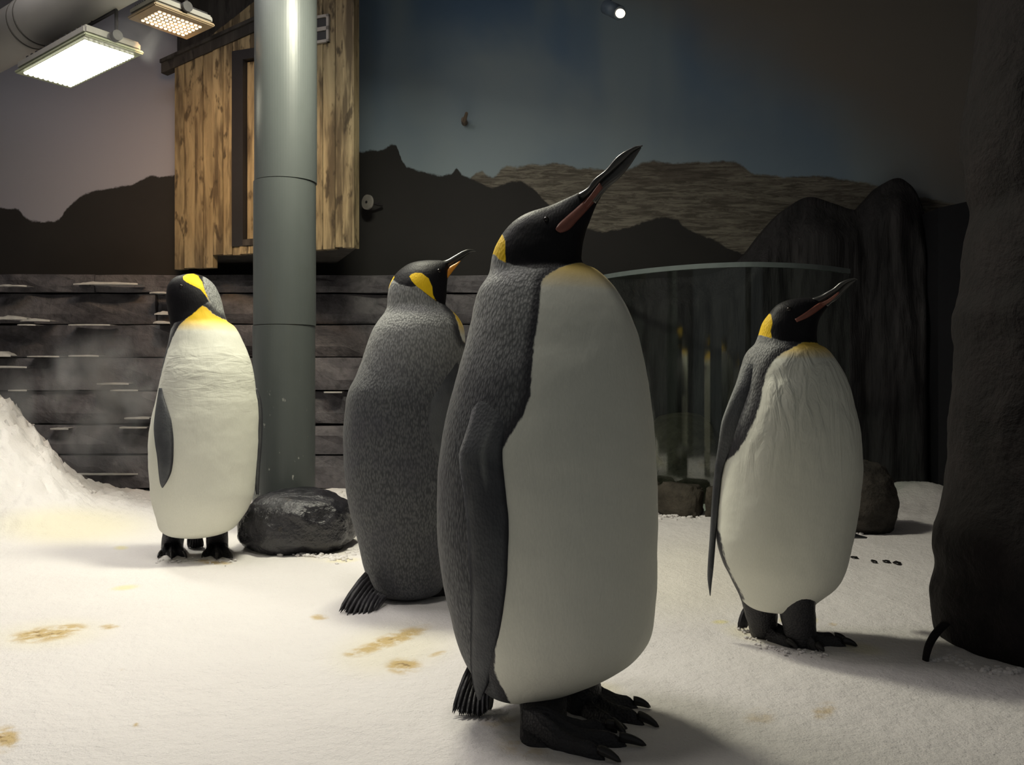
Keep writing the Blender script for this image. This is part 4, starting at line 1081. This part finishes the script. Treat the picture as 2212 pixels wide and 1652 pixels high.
p4.plate('flipper', [(556, 838), (566, 872), (568, 905), (566, 960), (562, 1010), (559, 1068)], [(545, 838), (546, 872), (548, 905), (546, 960), (545, 1010), (553, 1068)], .012, 0, FLIP, depth=(Y + .02, Y + .05), smooth=2)
p4.plate('flipper', [(350, 838), (354, 856), (363, 881), (373, 912), (376, 950), (375, 985), (371, 1016), (362, 1038), (352, 1053)], [(343, 838), (339, 862), (335, 890), (332, 925), (335, 960), (339, 985), (343, 1025), (346, 1045), (350, 1054)],
         .012, .004, FLIP, None, smooth=12, ease=.4)
p4.foot(fpt(372, 1178), [fpt(341, 1206), fpt(371, 1209), fpt(403, 1206)], pw(378, 1120, 2.93), (.032, .036), .052, .8)
p4.foot(fpt(470, 1178), [fpt(436, 1206), fpt(468, 1210), fpt(502, 1207)], pw(468, 1120, 2.93), (.032, .036), .052, .8)
p4.tail([(410, 1156), (432, 1156)], [(406, 1174), (420, 1178), (438, 1173)], .012, 3.05, 3.10)

# ------------------------------------------------------------------ small dark scraps on the snow
for i, (x, y, a, b) in enumerate([(1846, 1206, 8, 3), (1888, 1214, 5, 3), (1915, 1214, 7, 3), (1938, 1217, 8, 3)]):
    p = fpt(x, y); bm = bmesh.new(); bmesh.ops.create_icosphere(bm, subdivisions=2, radius=1)
    for v in bm.verts:
        k = 1 + .4 * noise.noise(v.co * 1.7 + Vector((i * 5, 0, 0))); v.co = Vector((v.co.x * a * p.y / F * k, v.co.y * .02 * k, v.co.z * .005 * k)) + p + Vector((0, 0, .002))
    o = bm_obj('dark_scrap', bm, CLAW, None, True)
    tag(o, ['longest and leftmost dark scrap in the row on the snow before the column', 'smallest dark scrap, second from the left in the row on the snow', 'dark scrap third from the left in the row on the snow', 'dark scrap nearest the rock column in the row on the snow'][i], 'debris', 'dark scraps on the snow by the rock column')

# ------------------------------------------------------------------ thin vapour added to stand in for haze and reflections on the glass
def vapour(name, c, rx, ry, rz, dens, scale, label, seed):
    n = N(name + '_volume'); n.t.nodes.remove(n.b)
    sep = n.n('VectorMath', operation='LENGTH'); n.set(sep.inputs[0], n.scaled((1 / rx, 1 / ry, 1 / rz), (-c[0] / rx, -c[1] / ry, -c[2] / rz)))
    fall = n.ramp(sep.outputs['Value'], 1.0, .25)
    nz = n.ramp(n.noise(scale, n.scaled((1, 1, .7), (seed, 0, 0)), 3, .5, .6), .46, .68)
    v = n.n('VolumeScatter'); v.inputs['Color'].default_value = (.9, .9, .95, 1); v.inputs['Anisotropy'].default_value = .2
    n.set(v.inputs['Density'], n.math('MULTIPLY', n.math('MULTIPLY', fall, nz), dens)); n.set(n.out.inputs['Volume'], v.outputs[0])
    bm = bmesh.new(); bmesh.ops.create_icosphere(bm, subdivisions=3, radius=1)
    for q in bm.verts: q.co = Vector((c[0] + q.co.x * rx, c[1] + q.co.y * ry, c[2] + q.co.z * rz))
    o = bm_obj(name, bm, n.m, None, True); tag(o, label, 'haze', kind='stuff')
vapour('haze', (-1.72, 3.95, .48), .55, .30, .36, 7, 4.5, 'faint added mist drifting before the layered rock wall left of the white-bellied penguin', 3)
vapour('haze', (-1.28, 3.15, 1.735), .15, .10, .10, 9, 9.0, 'small added wisp standing in for a smear on the glass, beside the bright white floodlight', 8)

# ------------------------------------------------------------------ loose crumbs of snow around stones and feet
def crumbs():
    rc = random.Random(21); bm = bmesh.new()
    lines = [([(522, 1165), (560, 1182), (620, 1190), (680, 1198), (740, 1204), (768, 1188)], 170, .008), ([(1418, 1112), (1470, 1114), (1540, 1117)], 110, .007), ([(1850, 1150), (1890, 1128), (1932, 1112)], 80, .008),
             ([(2004, 1424), (2050, 1422), (2100, 1440), (2200, 1452)], 90, .006), ([(1600, 1358), (1625, 1378), (1690, 1405), (1780, 1412)], 60, .004), ([(335, 1212), (420, 1212), (510, 1212)], 40, .004),
             ([(120, 1030), (200, 1060), (330, 1085)], 40, .014), ([(690, 1072), (745, 1066)], 14, .014)]
    for pts, cnt, r in lines:
        c = curve(pts, 60)
        for i in range(cnt):
            x, y = c[rc.randrange(60)]; x += rc.uniform(-9, 9); y += rc.gauss(0, 4)
            p = fpt(x, y); R = r * rc.uniform(.35, 1.15)
            g = bmesh.ops.create_icosphere(bm, subdivisions=2, radius=1)
            o = Vector((rc.random() * 50, 0, 0))
            for v in g['verts']:
                k = 1 + .35 * noise.noise(v.co * 1.6 + o); v.co = Vector((v.co.x * R * k * 1.2, v.co.y * R * k, v.co.z * R * k * .8)) + p + Vector((0, 0, -R * .05))
    o = bm_obj('snow_crumbs', bm, SNOW, None, True)
    tag(o, 'loose crumbs of snow lying around the stones and feet', 'snow', kind='stuff')
crumbs()
